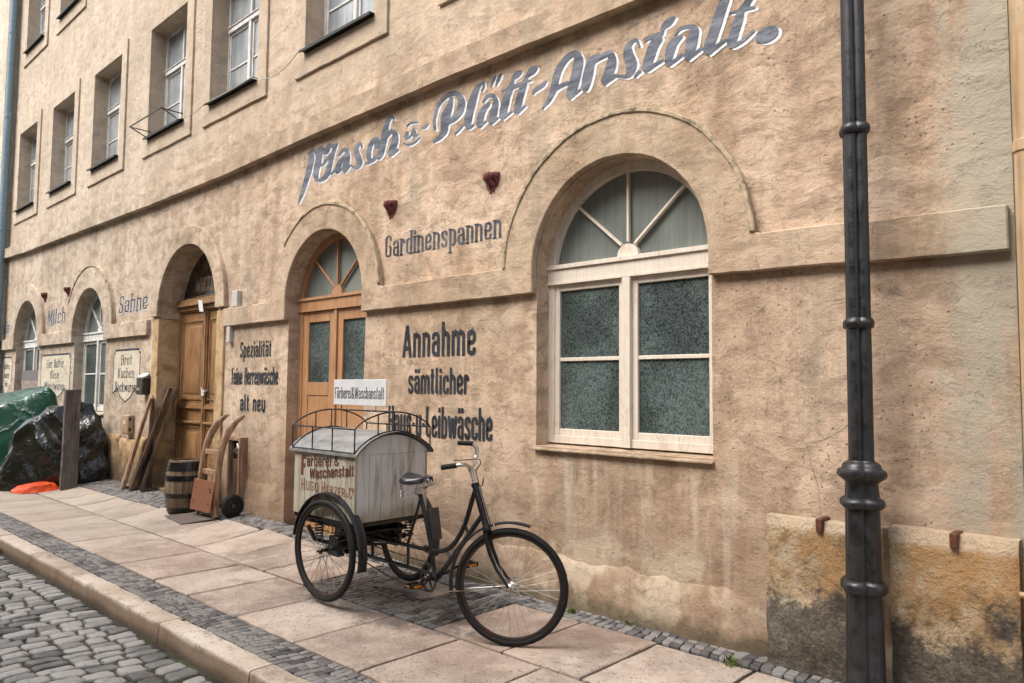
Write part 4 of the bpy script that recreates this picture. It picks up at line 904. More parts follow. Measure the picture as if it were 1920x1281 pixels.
# the big brush script, each stroke given by its two edges on the wall in millimetres (x measured leftwards)
SCRIPT=[('Wasch','7046 4082 7023 4091 7040 4067 6998 4084 7029 4053 6976 4074 7029 4051 6943 4053 7032 4042 6926 4018 7041 4007 6932 3974 7057 3957 6949 3923 7074 3910 6969 3875 7090 3869 6991 3835 7107 3830 7015 3798 7125 3791 7039 3760 7147 3751 7063 3722 7169 3712 7088 3683 7189 3672 7115 3646 7204 3634 7144 3613 7216 3596 7175 3582 7229 3559 7207 3551 7226 3554 7214 3549'),
('Wasch','6828 4106 6783 4092 6850 4098 6768 4072 6864 4072 6769 4042 6877 4046 6770 4013 6890 4018 6774 3981 6904 3985 6784 3947 6916 3950 6798 3912 6926 3916 6809 3880 6933 3887 6820 3854 6937 3859 6830 3831 6935 3830 6835 3810 6927 3801 6837 3789 6912 3770 6837 3770 6878 3740 6837 3764 6826 3722 6827 3761 6775 3717 6798 3759 6728 3719 6770 3762 6687 3728 6749 3772 6650 3744 6729 3789 6619 3766 6712 3808 6600 3796 6697 3831 6588 3829 6684 3861 6578 3860 6669 3892 6566 3890 6654 3921 6555 3919 6638 3950 6543 3950 6619 3980 6528 3982 6595 4010 6511 4017 6567 4041 6493 4051 6540 4071 6499 4063 6524 4074'),
('Wasch','7042 4056 7066 4076 7017 4052 7060 4088 6981 4060 7028 4099 6949 4067 6993 4110 6938 4068 6944 4113 6941 4068 6893 4089 6919 4050 6874 4070 6863 4028 6886 4070 6821 4039 6878 4077 6794 4055 6853 4096 6794 4058 6798 4106 6801 4054 6736 4074 6773 4023 6706 4048 6694 3990 6729 4052 6643 4011 6727 4058 6620 4040 6697 4082 6609 4053 6654 4102 6615 4052 6590 4088 6589 4036 6555 4068 6542 4019 6550 4063 6504 4027 6549 4062 6492 4043 6529 4066 6482 4057 6506 4072 6482 4064 6496 4072'),
('Wasch','6863 3905 6866 3925 6841 3894 6847 3929 6809 3890 6814 3923 6772 3885 6785 3917 6733 3887 6764 3916 6704 3900 6744 3924 6682 3918 6723 3940 6662 3934 6699 3957 6638 3948 6673 3971 6613 3963 6647 3984 6588 3977 6621 3998 6588 3986 6606 3998'),
('Wasch','6464 3922 6481 3932 6451 3923 6481 3941 6424 3937 6460 3959 6398 3950 6438 3977 6377 3956 6410 3990 6361 3953 6372 3993 6351 3949 6328 3983 6353 3949 6286 3957 6351 3936 6269 3924 6351 3910 6264 3891 6354 3885 6264 3860 6364 3867 6268 3834 6377 3849 6275 3811 6388 3828 6284 3791 6396 3802 6298 3768 6402 3774 6313 3749 6358 3727 6353 3770 6310 3738 6356 3772 6279 3760 6316 3786 6249 3781 6276 3800 6248 3789 6263 3799'),
('Wasch','6377 3923 6356 3912 6392 3923 6355 3902 6423 3908 6371 3879 6454 3894 6386 3857 6482 3877 6400 3837 6503 3855 6414 3816 6518 3832 6428 3796 6527 3812 6439 3779 6532 3794 6450 3766 6531 3774 6458 3761 6482 3742 6496 3781 6451 3749 6490 3782 6424 3761 6462 3791 6398 3773 6433 3800 6395 3783 6414 3798'),
('Wasch','6473 3820 6452 3802 6495 3823 6457 3791 6513 3816 6478 3786 6532 3809 6499 3781 6551 3800 6520 3776 6570 3790 6545 3770 6590 3778 6570 3763 6609 3766 6597 3757 6610 3763 6603 3757'),
('Wasch','6051 3928 6068 3929 6047 3934 6079 3936 6053 3952 6087 3954 6061 3972 6094 3969 6093 3993 6085 3966 6130 3990 6093 3959 6165 3978 6110 3945 6191 3956 6117 3929 6198 3926 6110 3912 6193 3894 6096 3886 6184 3863 6082 3860 6169 3834 6068 3836 6153 3811 6051 3807 6146 3799 6047 3774 6147 3786 6067 3747 6156 3769 6101 3731 6162 3761 6145 3725 6174 3763 6190 3740 6205 3777 6225 3761 6240 3794 6255 3781 6253 3796 6261 3789'),
('Wasch','5814 3861 5852 3874 5795 3869 5863 3892 5787 3901 5852 3923 5779 3934 5841 3952 5789 3970 5835 3957 5849 3988 5820 3946 5892 3980 5846 3938 5929 3965 5868 3926 5953 3942 5884 3909 5971 3913 5897 3884 5982 3884 5905 3860 5987 3855 5908 3836 5987 3825 5907 3812 5978 3798 5904 3795 5959 3773 5900 3786 5926 3751 5900 3782 5882 3743 5902 3780 5848 3751 5885 3784 5817 3765 5856 3796 5788 3778 5825 3808 5785 3790 5805 3806'),
('Wasch','6011 3747 6016 3755 6003 3745 6012 3758 5976 3743 5993 3765 5950 3740 5974 3772 5924 3738 5955 3779 5912 3749 5929 3772'),
('Wasch','5540 4090 5553 4086 5542 4098 5564 4090 5555 4114 5583 4105 5573 4134 5597 4115 5615 4149 5590 4112 5648 4140 5598 4104 5675 4121 5614 4087 5698 4096 5628 4064 5717 4067 5634 4036 5732 4033 5638 4000 5746 4000 5644 3964 5759 3964 5654 3927 5770 3927 5667 3890 5781 3894 5679 3857 5792 3865 5690 3828 5801 3840 5700 3802 5808 3820 5713 3780 5812 3806 5730 3765 5816 3794 5748 3757 5820 3781 5765 3750 5818 3765 5787 3748'),
('Wasch','5687 3929 5715 3951 5661 3927 5713 3967 5631 3943 5682 3982 5603 3957 5649 3998 5587 3960 5609 4007 5585 3957 5559 3995 5579 3950 5518 3970 5576 3942 5491 3939 5577 3929 5483 3906 5582 3907 5485 3876 5590 3884 5492 3848 5602 3861 5504 3820 5617 3837 5519 3793 5629 3817 5536 3771 5639 3801 5558 3755 5650 3783 5576 3749 5603 3738 5618 3782 5566 3745 5595 3782 5522 3758 5547 3788 5479 3771 5499 3794 5473 3778 5484 3791'),
('und','5362 3933 5336 3922 5377 3929 5330 3909 5387 3912 5337 3890 5398 3893 5343 3874 5393 3866 5348 3876 5351 3851 5360 3882 5324 3856 5341 3878 5300 3866 5320 3881 5277 3885 5303 3899 5255 3907 5287 3925 5256 3913 5258 3942 5278 3918 5228 3907 5282 3890 5226 3878 5275 3861 5225 3866 5230 3842 5242 3876 5209 3849 5227 3873 5194 3856 5205 3871 5190 3860 5197 3869'),
('und','5369 3975 5377 3984 5360 3974 5375 3989 5338 3979 5355 3996 5318 3985 5334 4004 5296 3987 5306 4007 5268 3984 5271 4001 5234 3979 5235 3990 5199 3973 5199 3980 5195 3973 5196 3977'),
('und','5419 3829 5416 3834 5415 3824 5409 3834 5389 3811 5382 3823 5362 3797 5357 3814 5330 3787 5334 3809 5293 3785 5306 3809 5257 3789 5274 3812 5227 3795 5246 3816 5206 3805 5225 3821 5192 3818 5207 3829 5179 3829 5188 3836 5179 3832 5184 3836'),
('und','5153 3907 5156 3912 5149 3906 5153 3914 5130 3902 5139 3919 5110 3898 5126 3924 5090 3898 5114 3927 5075 3904 5099 3929 5064 3913 5081 3930 5054 3922 5063 3931 5052 3926 5057 3931'),
('Plätt','4953 3846 4973 3849 4947 3854 4983 3858 4951 3875 4989 3880 4956 3895 4996 3902 4957 3915 4999 3926 4956 3936 4996 3949 4951 3958 4990 3972 4944 3981 4982 3996 4936 4004 4974 4020 4925 4027 4965 4045 4912 4046 4951 4069 4894 4063 4933 4089 4873 4077 4910 4106 4849 4089 4884 4121 4820 4098 4855 4134 4790 4105 4822 4145 4763 4106 4785 4150 4738 4102 4746 4148 4714 4095 4706 4138 4697 4086 4668 4122 4686 4074 4633 4098 4675 4058 4606 4070 4668 4043 4587 4040 4667 4030 4577 4011 4668 4014 4577 3985 4672 3997 4581 3962 4676 3979 4589 3940 4682 3962 4602 3919 4691 3949 4623 3900 4708 3937 4651 3885 4734 3925 4682 3873 4757 3914 4708 3866 4771 3903 4729 3862 4780 3894 4748 3861 4790 3884 4766 3860 4793 3876 4780 3863'),
('Plätt','4764 4102 4741 4093 4777 4097 4733 4080 4788 4075 4734 4054 4800 4055 4734 4028 4814 4036 4739 3999 4836 4019 4749 3971 4863 4000 4760 3945 4885 3973 4768 3923 4892 3938 4774 3899 4891 3905 4780 3872 4890 3877 4786 3846 4890 3855 4791 3825 4889 3841 4796 3805 4891 3829 4810 3785 4901 3814 4836 3768 4918 3797 4866 3755 4935 3783 4896 3746 4952 3775 4923 3741 4970 3769 4948 3739 4991 3763 4972 3738 4997 3756 4987 3742'),
('Plätt','4379 4045 4387 4050 4373 4045 4387 4055 4362 4053 4378 4065 4350 4062 4369 4075 4341 4074 4364 4084 4338 4089 4364 4096 4339 4106 4367 4108 4357 4127 4363 4106 4384 4130 4364 4103 4407 4124 4379 4096 4429 4116 4393 4086 4449 4107 4402 4073 4468 4094 4410 4058 4488 4076 4418 4038 4506 4051 4428 4012 4524 4020 4439 3980 4540 3991 4449 3949 4552 3963 4459 3922 4562 3936 4469 3897 4570 3910 4477 3873 4577 3884 4484 3849 4584 3859 4489 3826 4585 3835 4495 3807 4581 3810 4503 3789 4571 3783 4512 3776 4543 3754 4526 3780 4507 3753 4524 3780 4482 3761 4499 3783 4458 3770 4472 3787 4455 3775 4462 3785'),
('Plätt','4705 3749 4712 3756 4698 3748 4710 3760 4682 3753 4697 3768 4665 3758 4683 3776 4647 3765 4669 3784 4630 3775 4652 3794 4612 3786 4634 3804 4594 3797 4616 3815 4593 3804 4605 3814'),
('Plätt','4356 3939 4367 3947 4347 3939 4368 3954 4329 3953 4354 3970 4312 3965 4339 3987 4297 3971 4319 3999 4281 3969 4291 4002 4264 3964 4259 3996 4255 3958 4228 3982 4248 3949 4204 3960 4241 3935 4188 3935 4238 3919 4178 3907 4242 3903 4176 3880 4253 3884 4179 3853 4263 3863 4184 3829 4272 3840 4191 3805 4281 3818 4201 3782 4286 3798 4212 3763 4289 3782 4225 3748 4292 3763 4237 3743 4257 3731 4266 3764 4231 3738 4252 3764 4202 3750 4221 3771 4175 3761 4189 3778 4172 3767 4180 3776'),
('Plätt','4289 3930 4272 3914 4306 3932 4274 3902 4329 3924 4292 3889 4353 3916 4308 3877 4376 3903 4320 3864 4396 3885 4330 3847 4413 3865 4338 3827 4426 3844 4345 3808 4433 3823 4350 3792 4436 3803 4354 3776 4435 3787 4359 3761 4433 3773 4368 3749 4428 3753 4377 3749 4389 3732 4404 3762 4366 3740 4387 3764 4339 3753 4358 3773 4313 3766 4329 3782 4311 3772 4320 3781'),
('Plätt','4217 4140 4208 4134 4224 4139 4207 4129 4234 4133 4209 4118 4244 4127 4211 4107 4253 4117 4217 4096 4261 4101 4229 4083 4267 4082 4246 4069 4273 4062 4262 4055 4272 4058 4266 4054'),
('Plätt','4154 4137 4145 4131 4160 4136 4143 4125 4172 4127 4148 4112 4184 4118 4152 4099 4194 4107 4159 4085 4203 4091 4171 4072 4210 4072 4187 4058 4217 4053 4203 4044 4216 4048 4208 4043'),
('Plätt','3925 4094 3915 4078 3939 4099 3921 4070 3957 4101 3932 4063 3975 4104 3941 4056 3994 4101 3951 4051 4009 4092 3966 4047 4022 4078 3985 4044 4031 4065 3999 4041 4035 4052 4003 4039 4034 4042 4003 4034 4033 4035 4003 4027 4026 4025 4010 4021'),
('Plätt','4024 4040 4005 4030 4036 4037 4001 4018 4047 4027 4004 4003 4058 4016 4007 3988 4070 4004 4013 3971 4084 3987 4023 3950 4101 3967 4034 3929 4116 3946 4044 3908 4128 3923 4050 3888 4136 3901 4056 3866 4144 3880 4062 3844 4152 3861 4070 3823 4161 3840 4077 3803 4165 3820 4084 3786 4166 3799 4097 3769 4164 3772 4109 3761 4127 3741 4132 3773 4093 3748 4111 3773 4054 3762 4071 3782 4017 3775 4030 3792 4014 3780 4021 3790'),
('Plätt','4139 3977 4142 3984 4134 3975 4139 3987 4112 3972 4120 3990 4091 3969 4101 3993 4066 3967 4079 3995 4036 3966 4050 3997 4003 3965 4017 3998 3971 3965 3987 3998 3945 3966 3960 3998 3920 3968 3935 3998 3896 3970 3908 3997 3871 3972 3881 3995 3846 3974 3853 3993 3820 3976 3826 3990 3816 3979 3820 3987'),
('Plätt','3765 4085 3749 4066 3782 4089 3754 4054 3801 4089 3765 4044 3821 4090 3774 4034 3839 4085 3786 4027 3854 4073 3805 4022 3867 4058 3827 4020 3877 4043 3845 4016 3886 4033 3853 4010 3892 4025 3857 4003 3898 4017 3862 3995 3895 4005 3875 3992'),
('Plätt','3877 4023 3857 4012 3890 4021 3854 3999 3905 4007 3860 3980 3919 3993 3865 3962 3933 3978 3871 3943 3945 3959 3879 3923 3957 3938 3888 3902 3968 3916 3896 3882 3976 3894 3904 3861 3984 3872 3911 3839 3990 3852 3918 3819 3997 3835 3926 3801 4003 3818 3933 3786 4006 3803 3940 3774 4006 3786 3949 3763 4002 3765 3958 3762 3965 3745 3980 3773 3940 3755 3958 3777 3907 3770 3923 3789 3874 3786 3889 3802 3872 3791 3880 3800'),
('hyphen','3810 3867 3814 3871 3806 3867 3814 3874 3784 3872 3802 3889 3763 3878 3789 3904 3744 3882 3772 3917 3725 3886 3750 3924 3705 3891 3728 3926 3686 3898 3710 3928 3673 3908 3696 3931 3666 3919 3683 3934 3660 3929 3669 3938 3659 3933 3664 3937'),
('Anstalt','3705 3723 3714 3730 3697 3722 3713 3736 3668 3736 3689 3756 3638 3751 3666 3775 3611 3769 3648 3796 3589 3791 3636 3819 3571 3815 3628 3846 3557 3841 3620 3872 3546 3868 3613 3898 3539 3894 3605 3925 3531 3918 3597 3951 3522 3940 3586 3975 3513 3960 3575 3997 3502 3977 3561 4017 3490 3993 3544 4035 3477 4007 3525 4050 3461 4020 3504 4063 3442 4031 3482 4075 3423 4039 3457 4085 3405 4043 3432 4091 3391 4041 3405 4092 3381 4038 3375 4087 3386 4039 3340 4067 3389 4038 3318 4036 3390 4024 3307 4008 3392 4008 3303 3980 3395 3992 3305 3954 3400 3972 3311 3930 3407 3949 3318 3907 3414 3924 3324 3882 3422 3899 3332 3856 3430 3874 3342 3829 3440 3851 3353 3804 3450 3827 3365 3781 3456 3807 3378 3761 3462 3787 3397 3745 3467 3764 3413 3738 3433 3726 3441 3762 3402 3734 3421 3762 3365 3748 3381 3771 3328 3762 3341 3780 3325 3767 3332 3778'),
('Anstalt','3592 3827 3602 3841 3579 3824 3597 3849 3553 3830 3573 3857 3528 3835 3549 3866 3505 3839 3523 3872 3483 3842 3497 3873 3460 3843 3471 3872 3436 3845 3447 3871 3429 3851 3435 3865'),
('Anstalt','3156 3999 3144 3982 3170 4002 3148 3972 3198 3999 3168 3959 3229 3995 3186 3945 3257 3983 3197 3933 3276 3962 3201 3918 3287 3938 3205 3899 3295 3917 3210 3876 3303 3894 3216 3852 3310 3869 3223 3829 3316 3846 3230 3807 3318 3824 3239 3788 3318 3802 3248 3772 3318 3781 3258 3755 3308 3760 3275 3745'),
('Anstalt','3220 3940 3228 3953 3208 3936 3223 3961 3182 3939 3199 3967 3156 3943 3174 3974 3130 3946 3151 3980 3103 3949 3126 3988 3080 3952 3100 3995 3071 3950 3069 3995 3079 3952 3035 3972 3079 3947 3018 3945 3080 3936 3010 3919 3083 3923 3008 3893 3091 3905 3011 3867 3099 3886 3017 3843 3107 3864 3026 3819 3116 3842 3039 3795 3123 3824 3055 3774 3132 3808 3078 3759 3145 3790 3098 3752 3115 3745 3128 3785 3084 3753 3104 3786 3042 3766 3059 3795 3000 3779 3014 3803 2995 3787 3003 3800'),
('Anstalt','2804 3938 2814 3937 2803 3944 2821 3943 2809 3962 2830 3962 2816 3982 2838 3978 2829 4001 2843 3985 2850 4011 2845 3985 2868 4010 2854 3984 2884 4007 2864 3980 2901 4003 2872 3971 2919 3995 2876 3960 2935 3979 2876 3949 2943 3957 2872 3935 2947 3933 2865 3916 2947 3907 2858 3898 2941 3881 2850 3883 2934 3862 2840 3861 2930 3850 2833 3834 2927 3839 2834 3808 2925 3825 2841 3787 2924 3811 2853 3769 2923 3796 2869 3756 2924 3781 2891 3746 2929 3772 2918 3744 2946 3773 2946 3751 2972 3783 2975 3763 3000 3793 3003 3774 3008 3792 3010 3781'),
('Anstalt','2660 3976 2631 3949 2683 3975 2632 3926 2700 3963 2645 3911 2718 3949 2657 3896 2735 3931 2667 3881 2748 3907 2676 3862 2759 3881 2686 3838 2767 3860 2695 3817 2774 3845 2704 3800 2780 3832 2711 3788 2784 3819 2719 3776 2789 3802 2733 3762 2795 3775 2744 3759 2756 3740 2767 3778 2717 3748 2734 3779 2667 3764 2681 3789 2617 3778 2628 3798 2613 3784 2619 3795'),
('Anstalt','2776 3964 2783 3979 2765 3959 2777 3986 2742 3960 2755 3989 2720 3960 2733 3992 2697 3961 2710 3994 2674 3960 2685 3993 2651 3960 2660 3991 2627 3960 2636 3989 2619 3966 2624 3982'),
('Anstalt','2854 3733 2860 3740 2848 3732 2859 3745 2831 3739 2846 3755 2815 3746 2832 3765 2799 3752 2819 3776 2797 3761 2808 3774'),
('Anstalt','2535 4065 2526 4052 2545 4067 2528 4044 2563 4066 2539 4033 2581 4065 2549 4021 2598 4061 2561 4012 2612 4052 2578 4006 2626 4039 2596 4003 2637 4025 2609 4000 2643 4010 2614 3994 2644 3998 2615 3985 2645 3987 2617 3975 2640 3976 2624 3970'),
('Anstalt','2532 3929 2537 3935 2527 3929 2537 3939 2512 3938 2525 3951 2498 3946 2512 3963 2484 3950 2496 3972 2466 3950 2474 3974 2445 3947 2450 3972 2428 3940 2427 3968 2414 3930 2405 3962 2407 3920 2381 3951 2411 3920 2358 3926 2415 3923 2351 3897 2420 3913 2355 3877 2426 3898 2358 3860 2433 3882 2361 3843 2440 3866 2365 3824 2446 3849 2370 3806 2451 3832 2376 3790 2454 3816 2383 3776 2455 3801 2392 3760 2459 3781 2408 3745 2463 3756 2423 3736 2435 3724 2444 3752 2405 3735 2419 3757 2364 3753 2377 3773 2323 3770 2336 3789 2321 3776 2328 3787'),
('Anstalt','2480 3918 2471 3904 2490 3921 2474 3896 2513 3918 2490 3883 2537 3914 2505 3871 2560 3906 2516 3860 2578 3893 2523 3847 2591 3877 2528 3834 2600 3860 2534 3819 2606 3839 2541 3805 2609 3818 2547 3789 2608 3799 2553 3773 2609 3779 2563 3757 2607 3753 2571 3749 2577 3729 2585 3756 2546 3737 2560 3760 2507 3753 2521 3774 2469 3768 2482 3788 2466 3774 2473 3785'),
('Anstalt','2101 4087 2096 4073 2110 4093 2102 4068 2124 4097 2114 4065 2141 4101 2122 4062 2161 4096 2127 4057 2179 4081 2133 4042 2194 4061 2141 4021 2207 4041 2150 3999 2217 4023 2157 3980 2226 4004 2164 3962 2235 3986 2171 3943 2244 3966 2179 3923 2253 3946 2186 3903 2261 3926 2194 3882 2269 3905 2203 3862 2277 3885 2211 3842 2285 3864 2220 3822 2294 3843 2228 3801 2304 3822 2237 3780 2310 3803 2246 3760 2317 3782 2262 3742 2324 3754 2275 3733 2286 3716 2299 3755 2250 3730 2268 3760 2201 3752 2216 3776 2153 3773 2165 3792 2150 3780 2157 3790'),
('Anstalt','1948 4046 1940 4033 1958 4048 1942 4025 1970 4046 1950 4016 1984 4044 1957 4008 1999 4036 1965 3998 2013 4020 1976 3985 2026 4001 1991 3968 2037 3985 2005 3952 2049 3975 2018 3940 2063 3966 2029 3930 2076 3953 2037 3919 2087 3936 2041 3905 2095 3918 2044 3887 2103 3901 2048 3867 2111 3883 2056 3846 2120 3863 2063 3826 2128 3843 2071 3806 2136 3825 2077 3788 2143 3807 2083 3770 2148 3792 2090 3753 2152 3775 2102 3738 2158 3753 2113 3730 2140 3717 2127 3746 2111 3712 2119 3744 2082 3716 2092 3742 2053 3724 2064 3745 2026 3737 2038 3755 1999 3754 2011 3771 1972 3770 1984 3786 1971 3776 1977 3785'),
('Anstalt','2143 3944 2145 3950 2139 3941 2142 3952 2113 3936 2116 3951 2086 3931 2090 3950 2059 3927 2063 3948 2029 3923 2034 3945 1999 3920 2004 3941 1970 3917 1974 3936 1964 3920 1967 3931'),
('Anstalt','1957 3729 1961 3742 1948 3724 1955 3748 1939 3719 1951 3754 1932 3713 1945 3760 1926 3709 1937 3764 1920 3705 1926 3765 1911 3701 1917 3764 1902 3698 1908 3763 1892 3697 1899 3761 1883 3697 1890 3757 1874 3698 1883 3753 1867 3702 1877 3748 1862 3707 1871 3742 1858 3712 1864 3736 1852 3717 1855 3730')]

t = thing('painted_lettering', 'large slate blue brush script Wasch u Plätt Anstalt with white edges under the cornice', 'painted sign', (-4.5, 4.3, 3.5))
words = {}; DOT = (-1.895, 3.727)
for i, (word, data) in enumerate(SCRIPT): words.setdefault(word, []).append((i, data))
def edges(data):
    v = [int(q)/1000 for q in data.split()]; L = [(-v[k], v[k+1]) for k in range(0, len(v), 4)]; Q = [(-v[k+2], v[k+3]) for k in range(0, len(v), 4)]
    def sm(P):
        o = []
        for i in range(len(P)-1):
            p0 = P[max(i-1, 0)]; p1 = P[i]; p2 = P[i+1]; p3 = P[min(i+2, len(P)-1)]
            for k in (0, .5): o.append(tuple(.5*(2*p1[d]+(p2[d]-p0[d])*k+(2*p0[d]-5*p1[d]+4*p2[d]-p3[d])*k*k+(3*p1[d]-p0[d]-3*p2[d]+p3[d])*k**3) for d in (0, 1)))
        return o+[P[-1]]
    return sm(L), sm(Q)
for word, items in words.items():
    mf = MB(); mw = MB()
    for k, (i, data) in enumerate(items):
        L, Q = edges(data); n = len(L)
        for mb, dx, dz, y in ((mf, 0, 0, 4.2950-.00012*(k % 12)), (mw, .021, -.018, 4.2988-.00012*(k % 12))):
            mb.add([(x+dx, y-.00003*q, z+dz) for q, (x, z) in enumerate(L)]+[(x+dx, y-.00003*q, z+dz) for q, (x, z) in enumerate(Q)], [(q, q+n, q+n+1, q+1) for q in range(n-1)])
    if word == 'Anstalt':
        for mb, dx, dz, y in ((mf, 0, 0, 4.294), (mw, .021, -.018, 4.298)):
            mb.add([(DOT[0]+dx, y, DOT[1]+dz)]+[(DOT[0]+dx+.075*math.cos(R(a)), y, DOT[1]+dz+.05*math.sin(R(a))) for a in range(0, 360, 15)], [(0, 1+q, 1+(q+1) % 24) for q in range(24)])
    wp = mf.build('word', MAT['navy'], t); mw.build('white_shadow', MAT['outline'], wp)

# ------------------------------------------------------------------ fixtures on the facade
def bracket(x0, x1, z0, z1, lab):
    xm = (x0+x1)/2; t = thing('carved_bracket', lab, 'bracket', (xm, 4.3, z0), 'ornamental brackets on the facade')
    w_ = x1-x0; h = z1-z0; mb = MB()
    for c_, wd, ln, dp in ((-.38, .27, .80, .030), (-.13, .29, 1.02, .052), (.13, .29, .97, .055), (.38, .27, .74, .032)):
        n = 14; vs = []; m_ = 7                       # one curling leaf with a sharp mid rib
        for q in range(n+1):
            v = q/n; hw = wd*w_*.5*(1.05-.2*v)*(1-max(0, (v-.62)/.38)**2.2)+.0015; d = dp*(1.0-.35*v)+.030*math.sin(v*5.2+.6)*(.35+v)
            for k in range(m_):
                u = -1+2*k/(m_-1); rib = .016*(1-abs(u))**1.5*(1-v*.4); edge_ = -.014*abs(u)**2
                vs.append((xm+c_*w_*(1-.22*v)+u*hw, 4.3-max(.006, d+rib+edge_), z1-h*ln*v))
        nn = len(vs); vs += [(x, 4.303, z) for x, y, z in vs]
        fs = [(q*m_+k, (q+1)*m_+k, (q+1)*m_+k+1, q*m_+k+1) for q in range(n) for k in range(m_-1)]
        rim = list(range(m_))+[q*m_+m_-1 for q in range(1, n+1)]+[n*m_+k for k in range(m_-2, -1, -1)]+[q*m_ for q in range(n-1, 0, -1)]
        fs += [(rim[k], rim[(k+1) % len(rim)], rim[(k+1) % len(rim)]+nn, rim[k]+nn) for k in range(len(rim))]
        mb.add(vs, fs)
    mb.box(x0+.004, x1-.004, 4.262, 4.303, z1-.03, z1-.004)
    mb.build('leaf_carving', MAT['ornament'], t, smooth=35)
    mb = MB(); mb.box(x0+.006, x1-.006, 4.265, 4.302, z1-.006, z1+.004); mb.build('cap', MAT['moss'], t, bevel=.003)
bracket(-5.65, -5.49, 3.14, 3.30, 'dark red carved bracket above the start of Gardinenspannen')
bracket(-4.32, -4.16, 3.15, 3.31, 'dark red carved bracket above the end of Gardinenspannen')
bracket(-16.31, -16.12, 3.12, 3.30, 'small dark red bracket left of the word Milch')
bracket(-14.96, -14.78, 3.13, 3.29, 'small dark red bracket right of the word Milch')
def fixture(name, lab, cat, loc): return thing(name, lab, cat, loc)
t = fixture('letterbox', 'black letterbox with papers on top beside the bread sign', 'letterbox', (-11.3, 4.3, 1.42))
mb = MB(); mb.box(-11.27, -11.04, 4.18, 4.3, 1.42, 1.64); mb.hexa([(-11.28,4.17,1.64),(-11.03,4.17,1.64),(-11.03,4.3,1.64),(-11.28,4.3,1.64),(-11.28,4.19,1.66),(-11.03,4.19,1.66),(-11.03,4.3,1.68),(-11.28,4.3,1.68)]); mb.build('body', MAT['black_iron'], t, bevel=.006)
mb = MB(); mb.box(-11.24, -11.13, 4.175, 4.18, 1.48, 1.52); mb.build('brass_plate', simple('brass', (.5,.36,.12), .4, .6, .1), t)
mb = MB(); mb.hexa([(-11.26,4.2,1.67),(-11.1,4.21,1.675),(-11.09,4.27,1.69),(-11.25,4.28,1.69),(-11.26,4.21,1.70),(-11.13,4.22,1.715),(-11.1,4.29,1.73),(-11.23,4.29,1.735)]); mb.build('newspaper', MAT['whitemetal'], t)
t = fixture('meter_box', 'rounded beige meter box low on the wall under the bread sign', 'meter box', (-11.71, 4.3, .84))
mb = MB(); mb.box(-11.83, -11.6, 4.20, 4.3, .83, 1.12); mb.build('body', MAT['beige'], t, bevel=.03, seg=3)
mb = MB(); mb.box(-11.75, -11.69, 4.196, 4.2, .98, 1.03); mb.build('label_plate', MAT['whitemetal'], t)
mb = MB(); mb.box(-11.6, -11.585, 4.22, 4.25, .88, .93); mb.box(-11.6, -11.585, 4.22, 4.25, 1.03, 1.08); mb.build('hinge', MAT['black_iron'], t)
o = MB(); o.box(-8.59, -8.45, 4.24, 4.3, 2.50, 2.70); o = o.build('cable_box', MAT['pvc'], bevel=.008, origin=(-8.52, 4.3, 2.5)); tag(o, 'grey plastic cable box standing on the string course by the panelled door', 'cable box')
o = MB(); o.box(-8.70, -8.62, 4.245, 4.3, 2.08, 2.275); o = o.build('cable_box', MAT['pvc'], bevel=.006, origin=(-8.66, 4.3, 2.1)); tag(o, 'small grey plastic box hanging under the string course by the panelled door', 'cable box')
# pipes
def pipe(lab, x, y, r, mat, z1, rings, knob=None):
    t = thing('downpipe', lab, 'downpipe', (x, y, 0))
    mb = MB(); mb.tube([(x, y, z) for z in np.linspace(-.1, z1, 24)], r, 20); mb.build('tube', mat, t, smooth=50)
    for z in rings:
        mb = MB(); mb.tube([(x, y, z-.03), (x, y, z-.025), (x, y, z+.025), (x, y, z+.03)], [r+.002, r+.007, r+.007, r+.002], 20); mb.beam((x, y, z), (x, 4.31, z), .02, .02); mb.build('pipe_clip', mat, t, smooth=40)
    if knob:
        mb = MB(); mb.tube([(x-r-.03, y-.02, knob), (x-r+.01, y-.02, knob)], .014, 8); mb.build('screw', mat, t, smooth=40)
pipe('blue grey downpipe at the far left corner of the house', -19.03, 4.16, .07, MAT['blue_pipe'], 11.6, (2.2, 4.9, 7.4, 9.3))
pipe('ochre painted downpipe at the right edge of the house', -.585, 4.20, .055, MAT['pipe'], 11.4, (.84, 2.72, 5.2), .62)
# wire looped between the upper windows, with a small window rail
o = MB()
def hang(a, b, sag, n=14): return [tuple(Vector(a).lerp(Vector(b), i/n)-Vector((0, 0, sag*4*(i/n)*(1-i/n)))) for i in range(n+1)]
o.tube(hang((-10.3, 4.2, 5.24), (-9.42, 4.2, 5.22), .06)+hang((-9.40, 4.2, 5.22), (-8.2, 4.2, 5.22), .012)[1:]+hang((-8.18, 4.2, 5.21), (-7.12, 4.2, 5.22), .13)[1:], .0045, 6)
o = o.build('cable', MAT['pvc'], origin=(-8.8, 4.2, 5.2), smooth=60); tag(o, 'thin pale cable sagging between the upper window sills', 'cable')
t = thing('window_rail', 'small iron rail on the sill of the fourth upper window', 'rail', (-10.85, 4.1, 5.3))
mb = MB(); mb.box(-11.44, -10.3, 4.0, 4.012, 5.33, 5.345); mb.build('bar', MAT['zinc'], t)
for x in (-11.43, -10.31):
    mb = MB(); mb.box(x-.006, x+.006, 4.0, 4.3, 5.328, 5.34); mb.beam((x, 4.02, 5.33), (x, 4.28, 5.22), .012, .012, (1, 0, 0)); mb.build('stay', MAT['zinc'], t)

